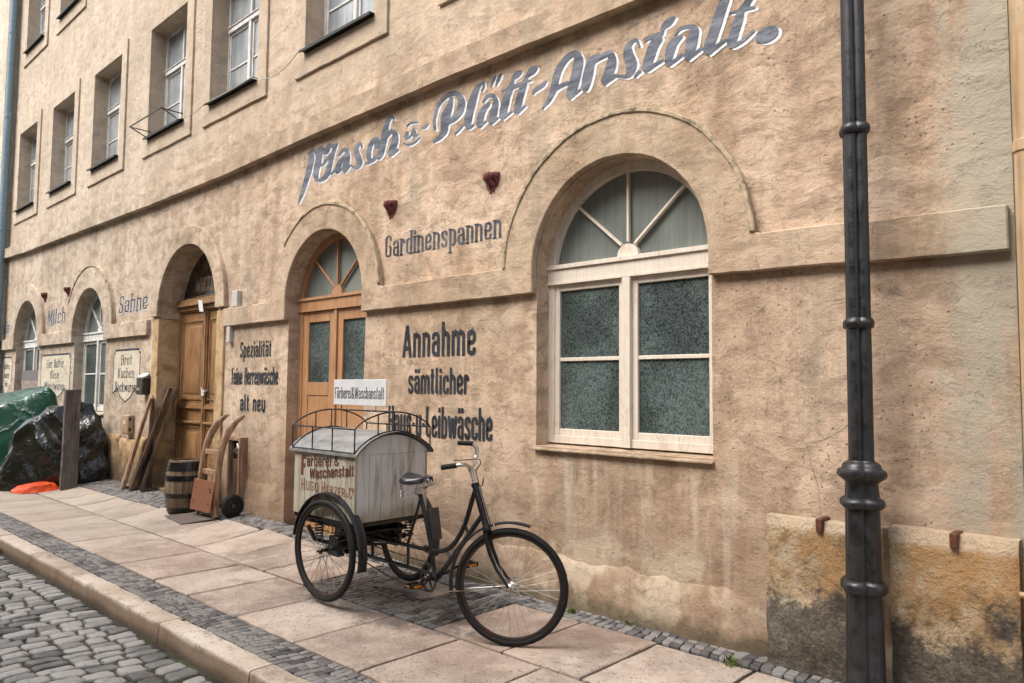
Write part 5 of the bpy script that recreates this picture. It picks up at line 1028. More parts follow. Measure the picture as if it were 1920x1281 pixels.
# ------------------------------------------------------------------ lamp post
t = thing('lamp_post', 'dark cast iron clustered lamp post standing on the pavement at the right', 'lamp post', (-1.315, 4.05, 0))
LP = [(0,.135),(.035,.135),(.045,.125),(.06,.105),(.08,.098)]
def prof(rz): return [(r, z) for z, r in rz]
cl = (4, .26); LX = (-1.315, 4.05)
mb = MB(); mb.lathe((*LX, 0), prof([(-.08,.14),(.03,.14),(.045,.134),(.055,.118),(.062,.105),(.075,.1),(.54,.093)]), 64, lobes=cl); mb.build('base', MAT['lamp_paint'], t, smooth=40)
mb = MB(); mb.lathe((*LX, 0), prof([(.535,.093),(.538,.108),(.55,.119),(.567,.121),(.585,.118),(.598,.106),(.602,.093),(.605,.093)]), 64, lobes=cl); mb.build('ring', MAT['lamp_paint'], t, smooth=40)
mb = MB(); mb.lathe((*LX, 0), prof([(.6,.092),(.96,.088)]), 64, lobes=cl); mb.build('lower_shaft', MAT['lamp_paint'], t, smooth=40)
mb = MB(); mb.lathe((*LX, 0), prof([(.955,.088),(.958,.1),(.97,.113),(.985,.116),(1.0,.112),(1.01,.098),(1.013,.088),(1.085,.083),(1.09,.088),(1.1,.1),(1.115,.122),(1.13,.128),(1.15,.122),(1.158,.104),(1.165,.1),(1.18,.096),(1.19,.082),(1.193,.073),(1.2,.068)]), 64, lobes=(4,.2)); mb.build('capital', MAT['lamp_paint'], t, smooth=40)
for z0, z1, r in ((1.198, 1.905, .066), (1.905, 2.93, .065), (2.93, 4.4, .063)):
    mb = MB(); mb.lathe((*LX, 0), prof([(z0, r), (z1, r-.001)]), 64, lobes=(4,.32)); mb.build('shaft', MAT['lamp_paint'], t, smooth=40)
for z in (1.905, 2.93):
    mb = MB(); mb.lathe((*LX, 0), prof([(z-.03,.066),(z-.028,.072),(z-.02,.079),(z,.082),(z+.014,.078),(z+.022,.069),(z+.026,.066)]), 64, lobes=(4,.2)); mb.build('ring', MAT['lamp_paint'], t, smooth=40)
mb = MB(); px, py = LX[0]-.035, LX[1]-.083
mb.hexa([(px-.012, py, .70), (px+.012, py, .70), (px+.012, py+.02, .70), (px-.012, py+.02, .70), (px-.02, py-.002, .74), (px+.018, py-.002, .735), (px+.018, py+.02, .735), (px-.02, py+.02, .74)]); mb.hexa([(px-.02, py-.002, .74), (px+.018, py-.002, .735), (px+.018, py+.02, .735), (px-.02, py+.02, .74), (px-.003, py, .775), (px+.001, py, .775), (px+.001, py+.02, .775), (px-.003, py+.02, .775)]); mb.build('cover_plate', MAT['lamp_paint'], t, bevel=.001)
# lantern out of frame above
mb = MB(); mb.lathe((*LX, 0), prof([(4.4,.05),(4.45,.12),(4.5,.05),(4.6,.04)]), 24); mb.build('collar', MAT['lamp_paint'], t, smooth=40)
mb = MB(); mb.lathe((*LX, 0), prof([(4.6,.12),(4.62,.14),(5.05,.22),(5.08,.25),(5.25,.1),(5.3,.03)]), 6); mb.build('lantern', MAT['dark_glass'], t)

# ------------------------------------------------------------------ cargo tricycle
V = Vector
MAT['frame_black'] = simple('glossy_black_frame', (.004,.004,.0045), .33, 0, .3, .1, 60, spec=.35, coat=.25)
MAT['fender'] = simple('dark_blue_black_fender', (.008,.010,.015), .32, 0, .3, .1, spec=.4, coat=.3)
MAT['rim_dark'] = rusty('dark_rim', (.03,.022,.02), (.09,.03,.02), .55, .45, .3)
def boards(name, whites):
    M = Mt(name, .7, spec=.35); ri = M.N('NewGeometry').outputs['Random Per Island']
    f = M.noise(4, 6, .65, vs=(6, 6, .7)); g = M.noise(2.2, 5, .6, off=4)
    v = M.math('MULTIPLY_ADD', ri, .1, M.math('MULTIPLY', f, .9))
    c = M.ramp(v, [(.36, (.24,.21,.16)), (.5, (.37,.335,.265)), (.64, (.46,.42,.34))])
    x, y, z = M.xyz()
    c = M.mix(M.mr(z, .72, .60, 0, .3), c, (.2,.17,.12))
    if whites:
        s_ = M.noise(3.2, 7, .7, vs=(5, 5, .6), off=9, dist=.6); k = M.math('MULTIPLY', M.mr(s_, .36, .52), M.mr(M.math('MULTIPLY_ADD', g, .4, z), .82, .95))
        c = M.mix(M.math('MULTIPLY', k, .85), c, (.60,.59,.59))
    M.col(c); M.bump(f, .35, .003); return M.m
MAT['boards'] = boards('grey_beige_boards', False); MAT['boards_white'] = boards('white_smeared_boards', True)
tri = thing('cargo_tricycle', 'old black cargo tricycle with grey wooden laundry box behind the saddle on the pavement', 'tricycle', (-4.70, 3.47, 0))
def wheel(c, ang, Rr, tr, smat, n=32, hubmat=None, tilt=0):
    c = V(c); u = V((math.cos(ang), math.sin(ang), 0)); ax = V((-math.sin(ang), math.cos(ang), 0)); q = V((0, 0, 1))
    pt = lambda r, a, o=0: c+u*r*math.cos(a)+q*r*math.sin(a)+ax*o
    # tyre with a slightly flattened tread profile
    mb = MB(); n1, n2 = 72, 12; vs = []; fs = []
    for i in range(n1):
        a = 2*math.pi*i/n1
        for k in range(n2):
            b = 2*math.pi*k/n2; rr = Rr-tr+math.cos(b)*tr*(1 if math.cos(b) > 0 else .8); oo = math.sin(b)*tr*.95
            rr += .0012*((i+k) % 2)*(math.cos(b) > .3)
            vs.append(pt(rr, a, oo))
    for i in range(n1):
        for k in range(n2): i2 = (i+1) % n1; k2 = (k+1) % n2; fs.append((i*n2+k, i*n2+k2, i2*n2+k2, i2*n2+k))
    mb.add(vs, fs); w_ = mb.build('wheel', MAT['rubber'], tri, smooth=50)
    mb = MB(); vs = []; fs = []; rim = [(Rr-2*tr+.006, -.014), (Rr-2*tr-.006, -.013), (Rr-2*tr-.012, 0), (Rr-2*tr-.006, .013), (Rr-2*tr+.006, .014), (Rr-2*tr+.004, 0)]; m_ = len(rim)
    for i in range(n1):
        a = 2*math.pi*i/n1
        for r, o_ in rim: vs.append(pt(r, a, o_))
    for i in range(n1):
        for k in range(m_): i2 = (i+1) % n1; k2 = (k+1) % m_; fs.append((i*m_+k, i*m_+k2, i2*m_+k2, i2*m_+k))
    mb.add(vs, fs); mb.build('rim', MAT['rim_dark'] if smat is not MAT['chrome'] else MAT['rim_dark'], w_, smooth=50)
    mb = MB()
    for i in range(n):
        a = 2*math.pi*i/n; s = 1 if i % 2 else -1; b = a+(.9 if (i//2) % 2 else -.9)
        mb.tube([pt(.022, b, s*.03), pt(Rr-2*tr-.004, a, 0)], .00135, 5, caps=False)
    mb.build('spokes', MAT['spoke'] if smat is MAT['chrome'] else smat, w_, smooth=60)
    mb = MB(); mb.lathe(c-ax*.05, [(.006, -.012), (.009, 0), (.013, .006), (.024, .016), (.024, .021), (.014, .028), (.013, .072), (.024, .079), (.024, .084), (.013, .094), (.009, .1), (.006, .112)], 16, axis=ax); mb.build('hub', hubmat or MAT['frame_black'], w_, smooth=40)
    return pt
pF = wheel((-3.135, 3.375, .352), R(30), .352, .021, MAT['chrome'], 32, MAT['chrome'])
pL = wheel((-4.672, 3.060, .385), R(2), .357, .021, MAT['zinc'], 32)
pR = wheel((-4.700, 3.840, .385), R(-2), .357, .021, MAT['zinc'], 32)
def fender(name, pt, Rr, a0, a1, wd, mat, off=0, edge=.006):
    mb = MB(); n = 40; vs = []; prof_ = [(-wd/2, -edge*1.6), (-wd/2, -edge*.4), (-wd*.33, edge*.35), (0, edge*.8), (wd*.33, edge*.35), (wd/2, -edge*.4), (wd/2, -edge*1.6), (wd*.31, -edge*.2), (0, edge*.2), (-wd*.31, -edge*.2)]
    m_ = len(prof_)
    for i in range(n+1):
        a = R(a0+(a1-a0)*i/n)
        for o_, r in prof_: vs.append(pt(Rr+r, a, o_+off))
    fs = [(i*m_+k, i*m_+(k+1) % m_, (i+1)*m_+(k+1) % m_, (i+1)*m_+k) for i in range(n) for k in range(m_)]+[tuple(range(m_)), tuple(n*m_+k for k in range(m_-1, -1, -1))]
    mb.add(vs, fs); return mb.build(name, mat, tri, smooth=35)
fl_ = fender('mudguard', pL, .405, -14, 172, .075, MAT['fender'], .035)
fr_ = fender('mudguard', pR, .405, -14, 172, .075, MAT['fender'], -.035)
ff_ = fender('mudguard', pF, .388, 72, 190, .05, MAT['fender'])
mb = MB()
for s in (-.024, .024):
    mb = MB(); mb.tube([pF(.385, R(187), s), pF(.02, R(0), s*2)], .0022, 6); mb.build('mudguard_stay', MAT['chrome'], ff_, smooth=60)
for pt, s in ((pL, 1), (pR, -1)):
    for q_ in ([pt(.40, R(-12), .07*s), pt(.1, R(-5), .09*s)], [pt(.40, R(90), .07*s), pt(.02, R(20), .09*s)]):
        mb = MB(); mb.tube(q_, .004, 6); mb.build('mudguard_stay', MAT['frame_black'], fl_ if s > 0 else fr_, smooth=60)
# main frame
mb = MB(); fr = MB()
loop = [(-3.375,3.297,.915), (-3.399,3.299,.863), (-3.435,3.304,.78), (-3.471,3.308,.697), (-3.52,3.315,.625), (-3.575,3.322,.565), (-3.63,3.33,.522), (-3.694,3.338,.49), (-3.78,3.349,.468), (-3.86,3.36,.46)]
fr.tube(loop, .0155, 12)
fr.tube([(-3.30,3.285,.77), (-3.479,3.309,.585), (-3.691,3.337,.377), (-3.79,3.351,.29)], .0165, 12)
fr.tube([(-3.375,3.296,.945), (-3.250,3.280,.69)], .021, 14)
fr.tube([(-3.381,3.297,.957), (-3.375,3.296,.944), (-3.371,3.295,.937)], [.023,.026,.023], 14); fr.tube([(-3.262,3.281,.715), (-3.252,3.28,.692), (-3.246,3.279,.68)], [.023,.027,.024], 14)
fr.tube([(-3.471,3.308,.68), (-3.442,3.304,.64)], .009, 8); fr.tube([(-3.680,3.335,.50), (-3.633,3.329,.455)], .009, 8)
fr.tube([(-4.0,3.378,.82), (-3.919,3.367,.649), (-3.844,3.357,.467), (-3.81,3.353,.31)], .0155, 12)
fr.tube([(-3.992,3.377,.80), (-4.07,3.387,.62), (-4.146,3.397,.465), (-4.142,3.397,.30)], .010, 8)
fr.tube([(-4.95,3.505,.40), (-4.613,3.459,.43), (-4.157,3.398,.448), (-3.853,3.359,.462)], .014, 10)
fr.tube([(-4.98,3.508,.30), (-4.67,3.466,.277), (-4.141,3.396,.300), (-3.93,3.369,.305), (-3.82,3.355,.305)], .014, 10)
fr.tube([(-4.643,3.462,.43), (-4.638,3.462,.28)], .012, 8)
fr.lathe((-3.80, 3.318, .305), [(.021, 0), (.024, .004), (.024, .066), (.021, .07)], 16, axis=(.13, .99, 0))
fr.beam((-3.92,3.36,.475), (-3.88,3.36,.47), .03, .03)
frame = fr.build('frame', MAT['frame_black'], tri, smooth=50)
# rear sub frame, axle and springs
mb = MB(); x0, x1, y0, y1 = -5.16, -4.38, 3.11, 3.75
for y in (y0+.02, y1-.02): mb.box(x0, x1, y-.02, y+.02, .572, .597)
for x in (x0+.02, x1-.02): mb.box(x-.02, x+.02, y0, y1, .566, .5965)
mb.box(-4.62, -4.58, 3.2, 3.66, .40, .57); mb.box(-4.98, -4.90, 3.36, 3.58, .29, .57)
for y in (3.16, 3.70):
    mb.box(-5.05, -4.45, y-.018, y+.018, .535, .572)
mb.tube([(-4.672, 3.11, .385), (-4.70, 3.79, .385)], .018, 12); mb.tube([(-4.50, 3.2, .50), (-4.50, 3.66, .50)], .02, 10)
mb.tube([(-5.05, 3.16, .50), (-4.98, 3.18, .40), (-4.68, 3.2, .40), (-4.45, 3.24, .44), (-4.3, 3.33, .45)], .017, 8); mb.tube([(-5.05, 3.70, .50), (-4.98, 3.68, .40), (-4.7, 3.66, .40), (-4.45, 3.56, .44), (-4.3, 3.43, .45)], .017, 8)
mb.tube([(-4.98, 3.50, .29), (-4.7, 3.3, .33), (-4.68, 3.16, .36)], .012, 8); mb.tube([(-4.98, 3.50, .32), (-4.7, 3.62, .35), (-4.7, 3.76, .37)], .012, 8)
mb.box(-4.74, -4.62, 3.14, 3.20, .33, .47); mb.box(-4.76, -4.64, 3.68, 3.74, .33, .47)
mb.box(-4.85, -4.55, 3.30, 3.36, .43, .47); mb.box(-4.66, -4.56, 3.60, 3.68, .44, .52)
mb.build('rear_carriage', MAT['frame_black'], tri, bevel=.003, smooth=40)
def coil(c, r, h, turns):
    mb = MB(); n = turns*14; mb.tube([(c[0]+r*math.cos(2*math.pi*i/14), c[1]+r*math.sin(2*math.pi*i/14), c[2]+h*i/n) for i in range(n+1)], .0055, 6); mb.build('coil_spring', MAT['frame_black'], tri, smooth=60)
for c in ((-4.93, 3.18, .42), (-4.93, 3.68, .42), (-4.50, 3.18, .45), (-4.50, 3.69, .45)): coil(c, .030, .125, 6)
mb = MB(); mb.lathe((-4.94, 3.46, .345), [(.045, 0), (.055, .01), (.055, .07), (.045, .08)], 18, axis=(.13, .99, 0)); mb.build('rear_sprocket', MAT['frame_black'], tri, smooth=40)
# cranks, chain wheel, chain and pedals
A = V((.1305, .9914, 0)); F = V((.9914, -.1305, 0)); Z = V((0, 0, 1)); BB = V((-3.80, 3.352, .305))
cw = MB(); o = BB-A*.055
vs = []; fs = []; n = 44
for i in range(n*2):
    a = math.pi*i/n; r = .098 if i % 2 == 0 else .091
    for rr, oo in ((r, -.002), (r, .002), (.077, .002), (.077, -.002)): vs.append(o+F*rr*math.cos(a)+Z*rr*math.sin(a)+A*oo)
for i in range(n*2):
    for k in range(4): fs.append((i*4+k, i*4+(k+1) % 4, ((i+1) % (2*n))*4+(k+1) % 4, ((i+1) % (2*n))*4+k))
cw.add(vs, fs)
for i in range(5):
    a = 2*math.pi*i/5+.3; cw.beam(o+F*.02*math.cos(a)+Z*.02*math.sin(a), o+F*.08*math.cos(a)+Z*.08*math.sin(a), .016, .004, A)
cw.lathe(BB-A*.075, [(.012, 0), (.02, .004), (.026, .012), (.026, .03), (.014, .04)], 16, axis=A)
cw.build('chain_wheel', MAT['frame_black'], tri, smooth=40)
mb = MB(); mb.lathe(BB-A*.079, [(.009, 0), (.009, .006)], 12, axis=A); mb.build('crank_bolt', MAT['chrome'], tri, smooth=40)
rear = V((-4.94, 3.5, .345)); ch = MB()
for s in (1, -1):
    p0 = BB-A*.055+Z*.094*s; p1 = V((-4.93, 3.445, .345+.05*s))
    ch.tube([p0.lerp(p1, i/14)-Z*(.035*math.sin(math.pi*i/14) if s < 0 else .008*math.sin(math.pi*i/14)) for i in range(15)], .0042, 6)
ch.build('chain', MAT['rim_dark'], tri, smooth=60)
P1 = V((-3.865, 3.225, .255)); P2 = V((-3.585, 3.452, .402))
mb = MB(); mb.beam(BB-A*.08, V((-3.905, 3.30, .237)), .013, .022, A); mb.build('crank', MAT['frame_black'], tri, bevel=.002)
mb = MB(); mb.beam(BB+A*.06, V((-3.64, 3.40, .385)), .013, .022, A); mb.build('crank', MAT['frame_black'], tri, bevel=.002)
for P, s in ((P1, -1), (P2, 1)):
    mb = MB()
    for d in (-.032, .032):
        c = P+F*d; mb.beam(c-A*.045, c+A*.045, .022, .026)
    mb.beam(P-A*.05-F*.035, P-A*.05+F*.035, .006, .018, Z); mb.beam(P+A*.05-F*.035, P+A*.05+F*.035, .006, .018, Z); mb.tube([P-A*.05*s*-1, P-A*.075*s*-1], .006, 8)
    pd = mb.build('pedal', MAT['rubber'], tri, bevel=.002)
    mb = MB()
    for d in (-.0435, .0435): mb.beam(P+F*d-A*.03, P+F*d+A*.03, .002, .012, Z)
    mb.beam(P-A*.0535-F*.02+Z*.001, P-A*.0535+F*.02+Z*.001, .002, .010, Z)
    mb.build('reflector', MAT['amber'], pd)
# fork, stem and handlebar
H = V((-3.135, 3.375, .352)); cr_ = V((-3.248, 3.279, .675)); lat = V((-.5, .866, 0)); fwd = V((.866, .5, 0))
mb = MB()
for s in (-1, 1):
    o_ = lat*.042*s
    mb.tube([cr_+lat*.03*s+Z*.012, cr_+o_-Z*.02, cr_.lerp(H, .35)+o_-fwd*.028, cr_.lerp(H, .65)+o_-fwd*.032, cr_.lerp(H, .88)+o_*1.05-fwd*.012, H+lat*.05*s], [.013,.0135,.012,.010,.0085,.008], 10)
mb.beam(cr_-lat*.045+Z*.008, cr_+lat*.045+Z*.008, .03, .03); mb.tube([cr_+Z*.0, cr_+V((-.006,0,.02))], .022, 12)
mb.build('fork', MAT['frame_black'], tri, bevel=.0, smooth=50)
T = V((-3.425, 3.302, 1.045))
mb = MB(); mb.tube([V((-3.378,3.296,.95)), V((-3.42,3.301,1.035))], .0125, 12); mb.tube([T-Z*.018-V((-.004,0,0)), T+Z*.012], .019, 12); mb.build('stem', MAT['chrome'], tri, smooth=50)
def smooth_path(P, n=5):
    P = [V(p) for p in P]; o = []
    for i in range(len(P)-1):
        p0 = P[max(i-1, 0)]; p1 = P[i]; p2 = P[i+1]; p3 = P[min(i+2, len(P)-1)]
        for k in range(n):
            t = k/n; o.append(.5*((2*p1)+(p2-p0)*t+(2*p0-5*p1+4*p2-p3)*t*t+(3*p1-p0-3*p2+p3)*t**3))
    return o+[P[-1]]
mb = MB(); mb.tube(smooth_path([(-3.36,3.058,1.08), (-3.318,3.082,1.087), (-3.290,3.104,1.092), (-3.305,3.155,1.086), (-3.36,3.24,1.058), T, (-3.49,3.40,1.065), (-3.545,3.462,1.09), (-3.552,3.482,1.14), (-3.575,3.468,1.18), (-3.61,3.445,1.187)]), .0115, 10)
hb = mb.build('handlebar', MAT['chrome'], tri, smooth=60)
mb = MB(); mb.tube([(-3.402,3.033,1.072), (-3.40,3.035,1.0722), (-3.318,3.082,1.087), (-3.316,3.083,1.087)], [.012,.0165,.0155,.012], 12); mb.build('grip', MAT['rubber'], hb, smooth=50)
mb = MB()
g0, g1 = V((-3.664,3.413,1.188)), V((-3.573,3.466,1.186)); k = 12
mb.tube([g0.lerp(g1, i/k) for i in range(k+1)], [.012]+[.0172 if i % 2 else .0145 for i in range(1, k)]+[.012], 12); mb.build('grip', MAT['rubber'], hb, smooth=30)
mb = MB(); mb.tube([(-3.50,3.23,1.095), (-3.40,3.29,1.105), (-3.35,3.31,1.108), (-3.36,3.33,1.08), (-3.40,3.32,1.03)], .004, 6); mb.tube([(-3.385,3.31,1.03), (-3.36,3.30,.99), (-3.28,3.29,.83), (-3.22,3.28,.72)], .0035, 6); mb.tube([(-3.33,3.29,.945), (-3.30,3.285,.955), (-3.29,3.285,1.0)], .004, 6)
mb.build('brake_rod', MAT['frame_black'], hb, smooth=60)
mb = MB(); mb.tube([(-3.245,3.285,.83), (-3.19,3.283,.71)], .0045, 8); mb.lathe((-3.25,3.285,.838), [(.004,0),(.011,.004),(.011,.009),(.004,.012)], 10); mb.build('brake_plunger', MAT['chrome'], hb, smooth=50)
# a bag of tools behind the seat tube
mb = MB(); mb.hexa([(-3.86,3.37,.53), (-3.83,3.37,.53), (-3.83,3.44,.53), (-3.86,3.44,.53), (-3.91,3.375,.73), (-3.885,3.37,.74), (-3.885,3.45,.74), (-3.91,3.45,.73)]); mb.build('pump_case', MAT['leather'], tri, bevel=.008, seg=2)
# saddle
mb = MB(); S0 = V((-4.155, 3.398, .925)); n = 16; m_ = 14; vs = []; fs = []
for i in range(n+1):
    t = i/n; wdt = .098*(1-sstep((t-.28)/.5)*.80)*min(1, .35+t*6)*(1 if t < .93 else .8); L_ = t*.29
    top = .030-.026*math.sin(math.pi*min(1, t*1.05))+.012*t+(.0 if t < .93 else -.012)
    for k in range(m_):
        b = math.pi*k/(m_-1); drop = .052*(1-.35*t)*(1-math.sin(b))**1.6
        vs.append(S0+F*L_+A*(math.cos(b)*wdt)+Z*(top-drop))
fs = [(i*m_+k, (i+1)*m_+k, (i+1)*m_+k+1, i*m_+k+1) for i in range(n) for k in range(m_-1)]
nv = len(vs); vs += [p-Z*.006-(p-(S0+F*((i//m_)/n*.29)))*.03 for i, p in enumerate(vs)]
fs += [tuple(q+nv for q in reversed(f)) for f in fs]
ring = [k for k in range(m_)]+[i*m_+m_-1 for i in range(1, n+1)]+[n*m_+k for k in range(m_-2, -1, -1)]+[i*m_ for i in range(n-1, 0, -1)]
fs += [(ring[i], ring[(i+1) % len(ring)], ring[(i+1) % len(ring)]+nv, ring[i]+nv) for i in range(len(ring))]
mb.add(vs, fs); sad = mb.build('saddle', MAT['leather'], tri, smooth=60)
mb = MB()
for s in (-1, 1):
    for j in range(4): mb.tube([S0+F*(.03+j*.045)+A*.07*s*(1-j*.18)-Z*.03, S0+F*(.06+j*.045)+A*.045*s-Z*.045, S0+F*(.03+j*.05)+A*.01*s-Z*.035], .0022, 5)
    c = S0+F*.015+A*.065*s-Z*.135; tn = 5
    mb.tube([c+Z*.02*0+V((.017*math.cos(2*math.pi*i/10), .017*math.sin(2*math.pi*i/10), .048*i/(tn*10))) for i in range(tn*10+1)], .0038, 6)
    mb.tube([c+Z*.05, c+Z*.10], .008, 8)
    mb.tube([c+Z*.0, c+Z*.02+F*.06-A*.03*s, S0+F*.16+A*.02*s-Z*.075, S0+F*.25+A*.02*s-Z*.03], .006, 6)
for d in (-.02, 0, .02): mb.torus(S0+F*.275+A*d-Z*.012, A, .022, .0035, 20, 6)
mb.tube([S0+F*.16-Z*.085, V((-3.995,3.377,.80))], .0125, 12); mb.beam(S0+F*.13-Z*.085, S0+F*.20-Z*.08, .05, .03)
mb.build('saddle_springs', MAT['chrome'], sad, smooth=50)
# cargo box
bx0, bx1, by0, by1, bz0, bz1 = -5.165, -4.375, 3.10, 3.76, .60, 1.078
RISE = .128
def rz(y): t = (y-(by0+by1)/2)/((by1-by0)/2); return bz1+RISE*(1-t*t)**.9 if abs(t) < 1 else bz1
core = MB(); core.box(bx0+.02, bx1-.02, by0+.02, by1-.02, bz0+.005, bz1)
box_ = core.build('cargo_box', MAT['frame_black'], tri)
def planks(mb, a, b, n, horiz):
    for i in range(n):
        p = a+(b-a)*i/n+.0013; q = a+(b-a)*(i+1)/n-.0013; horiz(mb, p, q, rnd.uniform(-.0008, .0008))
mb = MB(); planks(mb, bx0, bx1-.03, 10, lambda m, p, q, d: m.box(p, q, by0+d, by0+.019, bz0, bz1)); mb.box(bx1-.0285, bx1+.0005, by0-.001, by0+.019, bz0, bz1); sw = mb.build('side_panel', MAT['boards'], box_, bevel=.0015)
mb = MB(); planks(mb, bx0, bx1, 10, lambda m, p, q, d: m.box(p, q, by1-.019, by1+d, bz0, bz1)); mb.build('side_panel', MAT['boards'], box_, bevel=.0015)
mb = MB(); planks(mb, by0+.0205, by1-.0205, 6, lambda m, p, q, d: m.box(bx1-.019, bx1+d, p, q, bz0, bz1-.005)); mb.build('front_panel', MAT['boards_white'], box_, bevel=.0015)
mb = MB(); planks(mb, by0+.0205, by1-.0205, 6, lambda m, p, q, d: m.box(bx0+d, bx0+.019, p, q, bz0, bz1-.005)); mb.build('rear_panel', MAT['boards'], box_, bevel=.0015)
# curved gables, built in (y,z)
def gable(xa, xb, lo, mat):
    ys = np.linspace(by0+.001, by1-.001, 25); vs = []; fs = []
    for x in (xa, xb):
        vs += [(x, y, lo) for y in ys]+[(x, y, rz(y)+.001) for y in ys]
    n = 25
    for k in range(n-1):
        fs += [(k, k+1, n+k+1, n+k), (2*n+k, 3*n+k, 3*n+k+1, 2*n+k+1), (n+k, n+k+1, 3*n+k+1, 3*n+k), (k, 2*n+k, 2*n+k+1, k+1)]
    fs += [(0, n, 3*n, 2*n), (n-1, 3*n-1, 4*n-1, 2*n-1)]
    mb = MB(); mb.add(vs, fs); mb.build('gable', mat, box_, smooth=30)
gable(bx1-.018, bx1+.004, bz1-.0045, MAT['boards_white']); gable(bx0-.004, bx0+.018, bz1-.0045, MAT['boards'])
# roof sheet
ys = np.linspace(by0-.018, by1+.018, 31); vs = []; fs = []
def rtop(y): t = (y-(by0+by1)/2)/((by1-by0)/2+.018); return bz1-.008+(RISE+.022)*(max(0, 1-t*t))**.85
for x in (bx0-.045, bx1+.045): vs += [(x, y, rtop(y)) for y in ys]+[(x, y, rtop(y)+.011) for y in ys]
n = 31
for k in range(n-1): fs += [(k, k+1, n+k+1, n+k), (2*n+k, 3*n+k, 3*n+k+1, 2*n+k+1), (n+k, n+k+1, 3*n+k+1, 3*n+k), (k, 2*n+k, 2*n+k+1, k+1)]
fs += [(0, n, 3*n, 2*n), (n-1, 3*n-1, 4*n-1, 2*n-1)]
mb = MB(); mb.add(vs, fs); mb.box(bx0-.045, bx1+.045, by0-.022, by0-.0182, bz1-.016, bz1+.004); mb.box(bx0-.045, bx1+.045, by1+.0182, by1+.022, bz1-.016, bz1+.004)
roof = mb.build('box_roof', MAT['roof_tin'], box_, smooth=30)
for x in (bx1+.047, bx0-.047):
    mb = MB(); mb.tube([(x, y, rtop(y)+.006) for y in ys], .0055, 6); mb.build('roof_edging', MAT['frame_black'], roof, smooth=60)
# rack
rk = MB(); RT = 1.255; xs_ = [bx0-.01, -4.90, -4.64, bx1+.01]; ya, yb = by0-.015, by1+.015; ym = (ya+yb)/2
def arcz(y): t = (y-ym)/((yb-ya)/2); return RT+.118*(max(0, 1-t*t))**.8
for x in (xs_[0], xs_[-1]):
    rk.tube([(x, y, arcz(y)) for y in np.linspace(ya, yb, 25)], .0058, 8)
    for y in (ya+.2, ym, yb-.2): rk.tube([(x, y, rtop(y)+.008), (x, y, arcz(y))], .005, 6)
    rk.tube([(x, y, rtop(y)+.016) for y in np.linspace(ya, yb, 25)], .005, 6)
for y in (ya, yb):
    rk.tube([(xs_[0], y, RT), (xs_[-1], y, RT)], .0058, 8)
    for x in xs_: rk.tube([(x, y, bz1-.0), (x, y, RT)], .0055, 6)
    rk.tube([(xs_[0], y, bz1+.012), (xs_[-1], y, bz1+.012)], .005, 6)
rk.tube([(xs_[0], ym, arcz(ym)), (xs_[-1], ym, arcz(ym))], .0058, 8)
rack = rk.build('luggage_rack', MAT['frame_black'], box_, smooth=60)
sg = MB(); sg.box(-5.145, -4.465, 3.425, 3.432, 1.412, 1.612); sign = sg.build('sign_board', MAT['whitemetal'], tri, bevel=.002); tag(sign, 'white board lettered Färberei & Waschanstalt')
mb = MB()
for x in (-5.05, -4.60): mb.tube([(x, 3.436, 1.45), (x, 3.436, 1.38), (x-.012, 3.43, 1.368), (x-.012, 3.42, 1.385)], .0035, 6)
mb.build('hook', MAT['frame_black'], sign, smooth=60)
MAT['sign_grey'] = simple('dark_grey_sign_letters', (.10,.10,.11), .6, 0, .2, 0); mb = MB()
write(mb, 'Färberei&Waschanstalt', -5.13, -4.485, 1.462, .092, 3.4235, stroke=.095, sp=.05); mb.build('lettering', MAT['sign_grey'], sign)
MAT['red_brown'] = paint('red_brown_letter_paint', (.075,.025,.017), (.13,.05,.03), .75, space='object', relief=False)
MAT['rust_letters'] = paint('rust_orange_letter_paint', (.17,.065,.03), (.26,.12,.06), .72, space='object', relief=False)
YS = by0-.0022
mb = MB(); write(mb, 'F', -5.065, -4.995, .885, .150, YS, stroke=.2); write(mb, 'ärberei', -4.99, -4.665, .955, .085, YS, stroke=.16, sp=.05, slope=.07); write(mb, '&', -4.63, -4.565, .985, .07, YS, stroke=.14)
write(mb, 'Waschanstalt', -4.945, -4.38, .865, .078, YS-.0006, stroke=.19, sp=.05, slope=.12); mb.build('lettering', MAT['red_brown'], sw)
mb = MB(); write(mb, 'H', -5.06, -5.01, .77, .095, YS, stroke=.11); write(mb, 'UGO', -4.995, -4.825, .78, .07, YS, stroke=.13)
write(mb, 'H', -4.79, -4.735, .77, .095, YS, stroke=.14); write(mb, 'ERZER', -4.725, -4.485, .778, .06, YS, stroke=.15); write(mb, '&', -4.478, -4.45, .778, .03, YS, stroke=.15); write(mb, 'C', -4.443, -4.405, .772, .078, YS, stroke=.12); write(mb, 'o', -4.402, -4.382, .818, .04, YS, stroke=.16)
mb.ribbon([(-4.402, .808), (-4.382, .808)], .005, YS); mb.build('lettering', MAT['rust_letters'], sw)

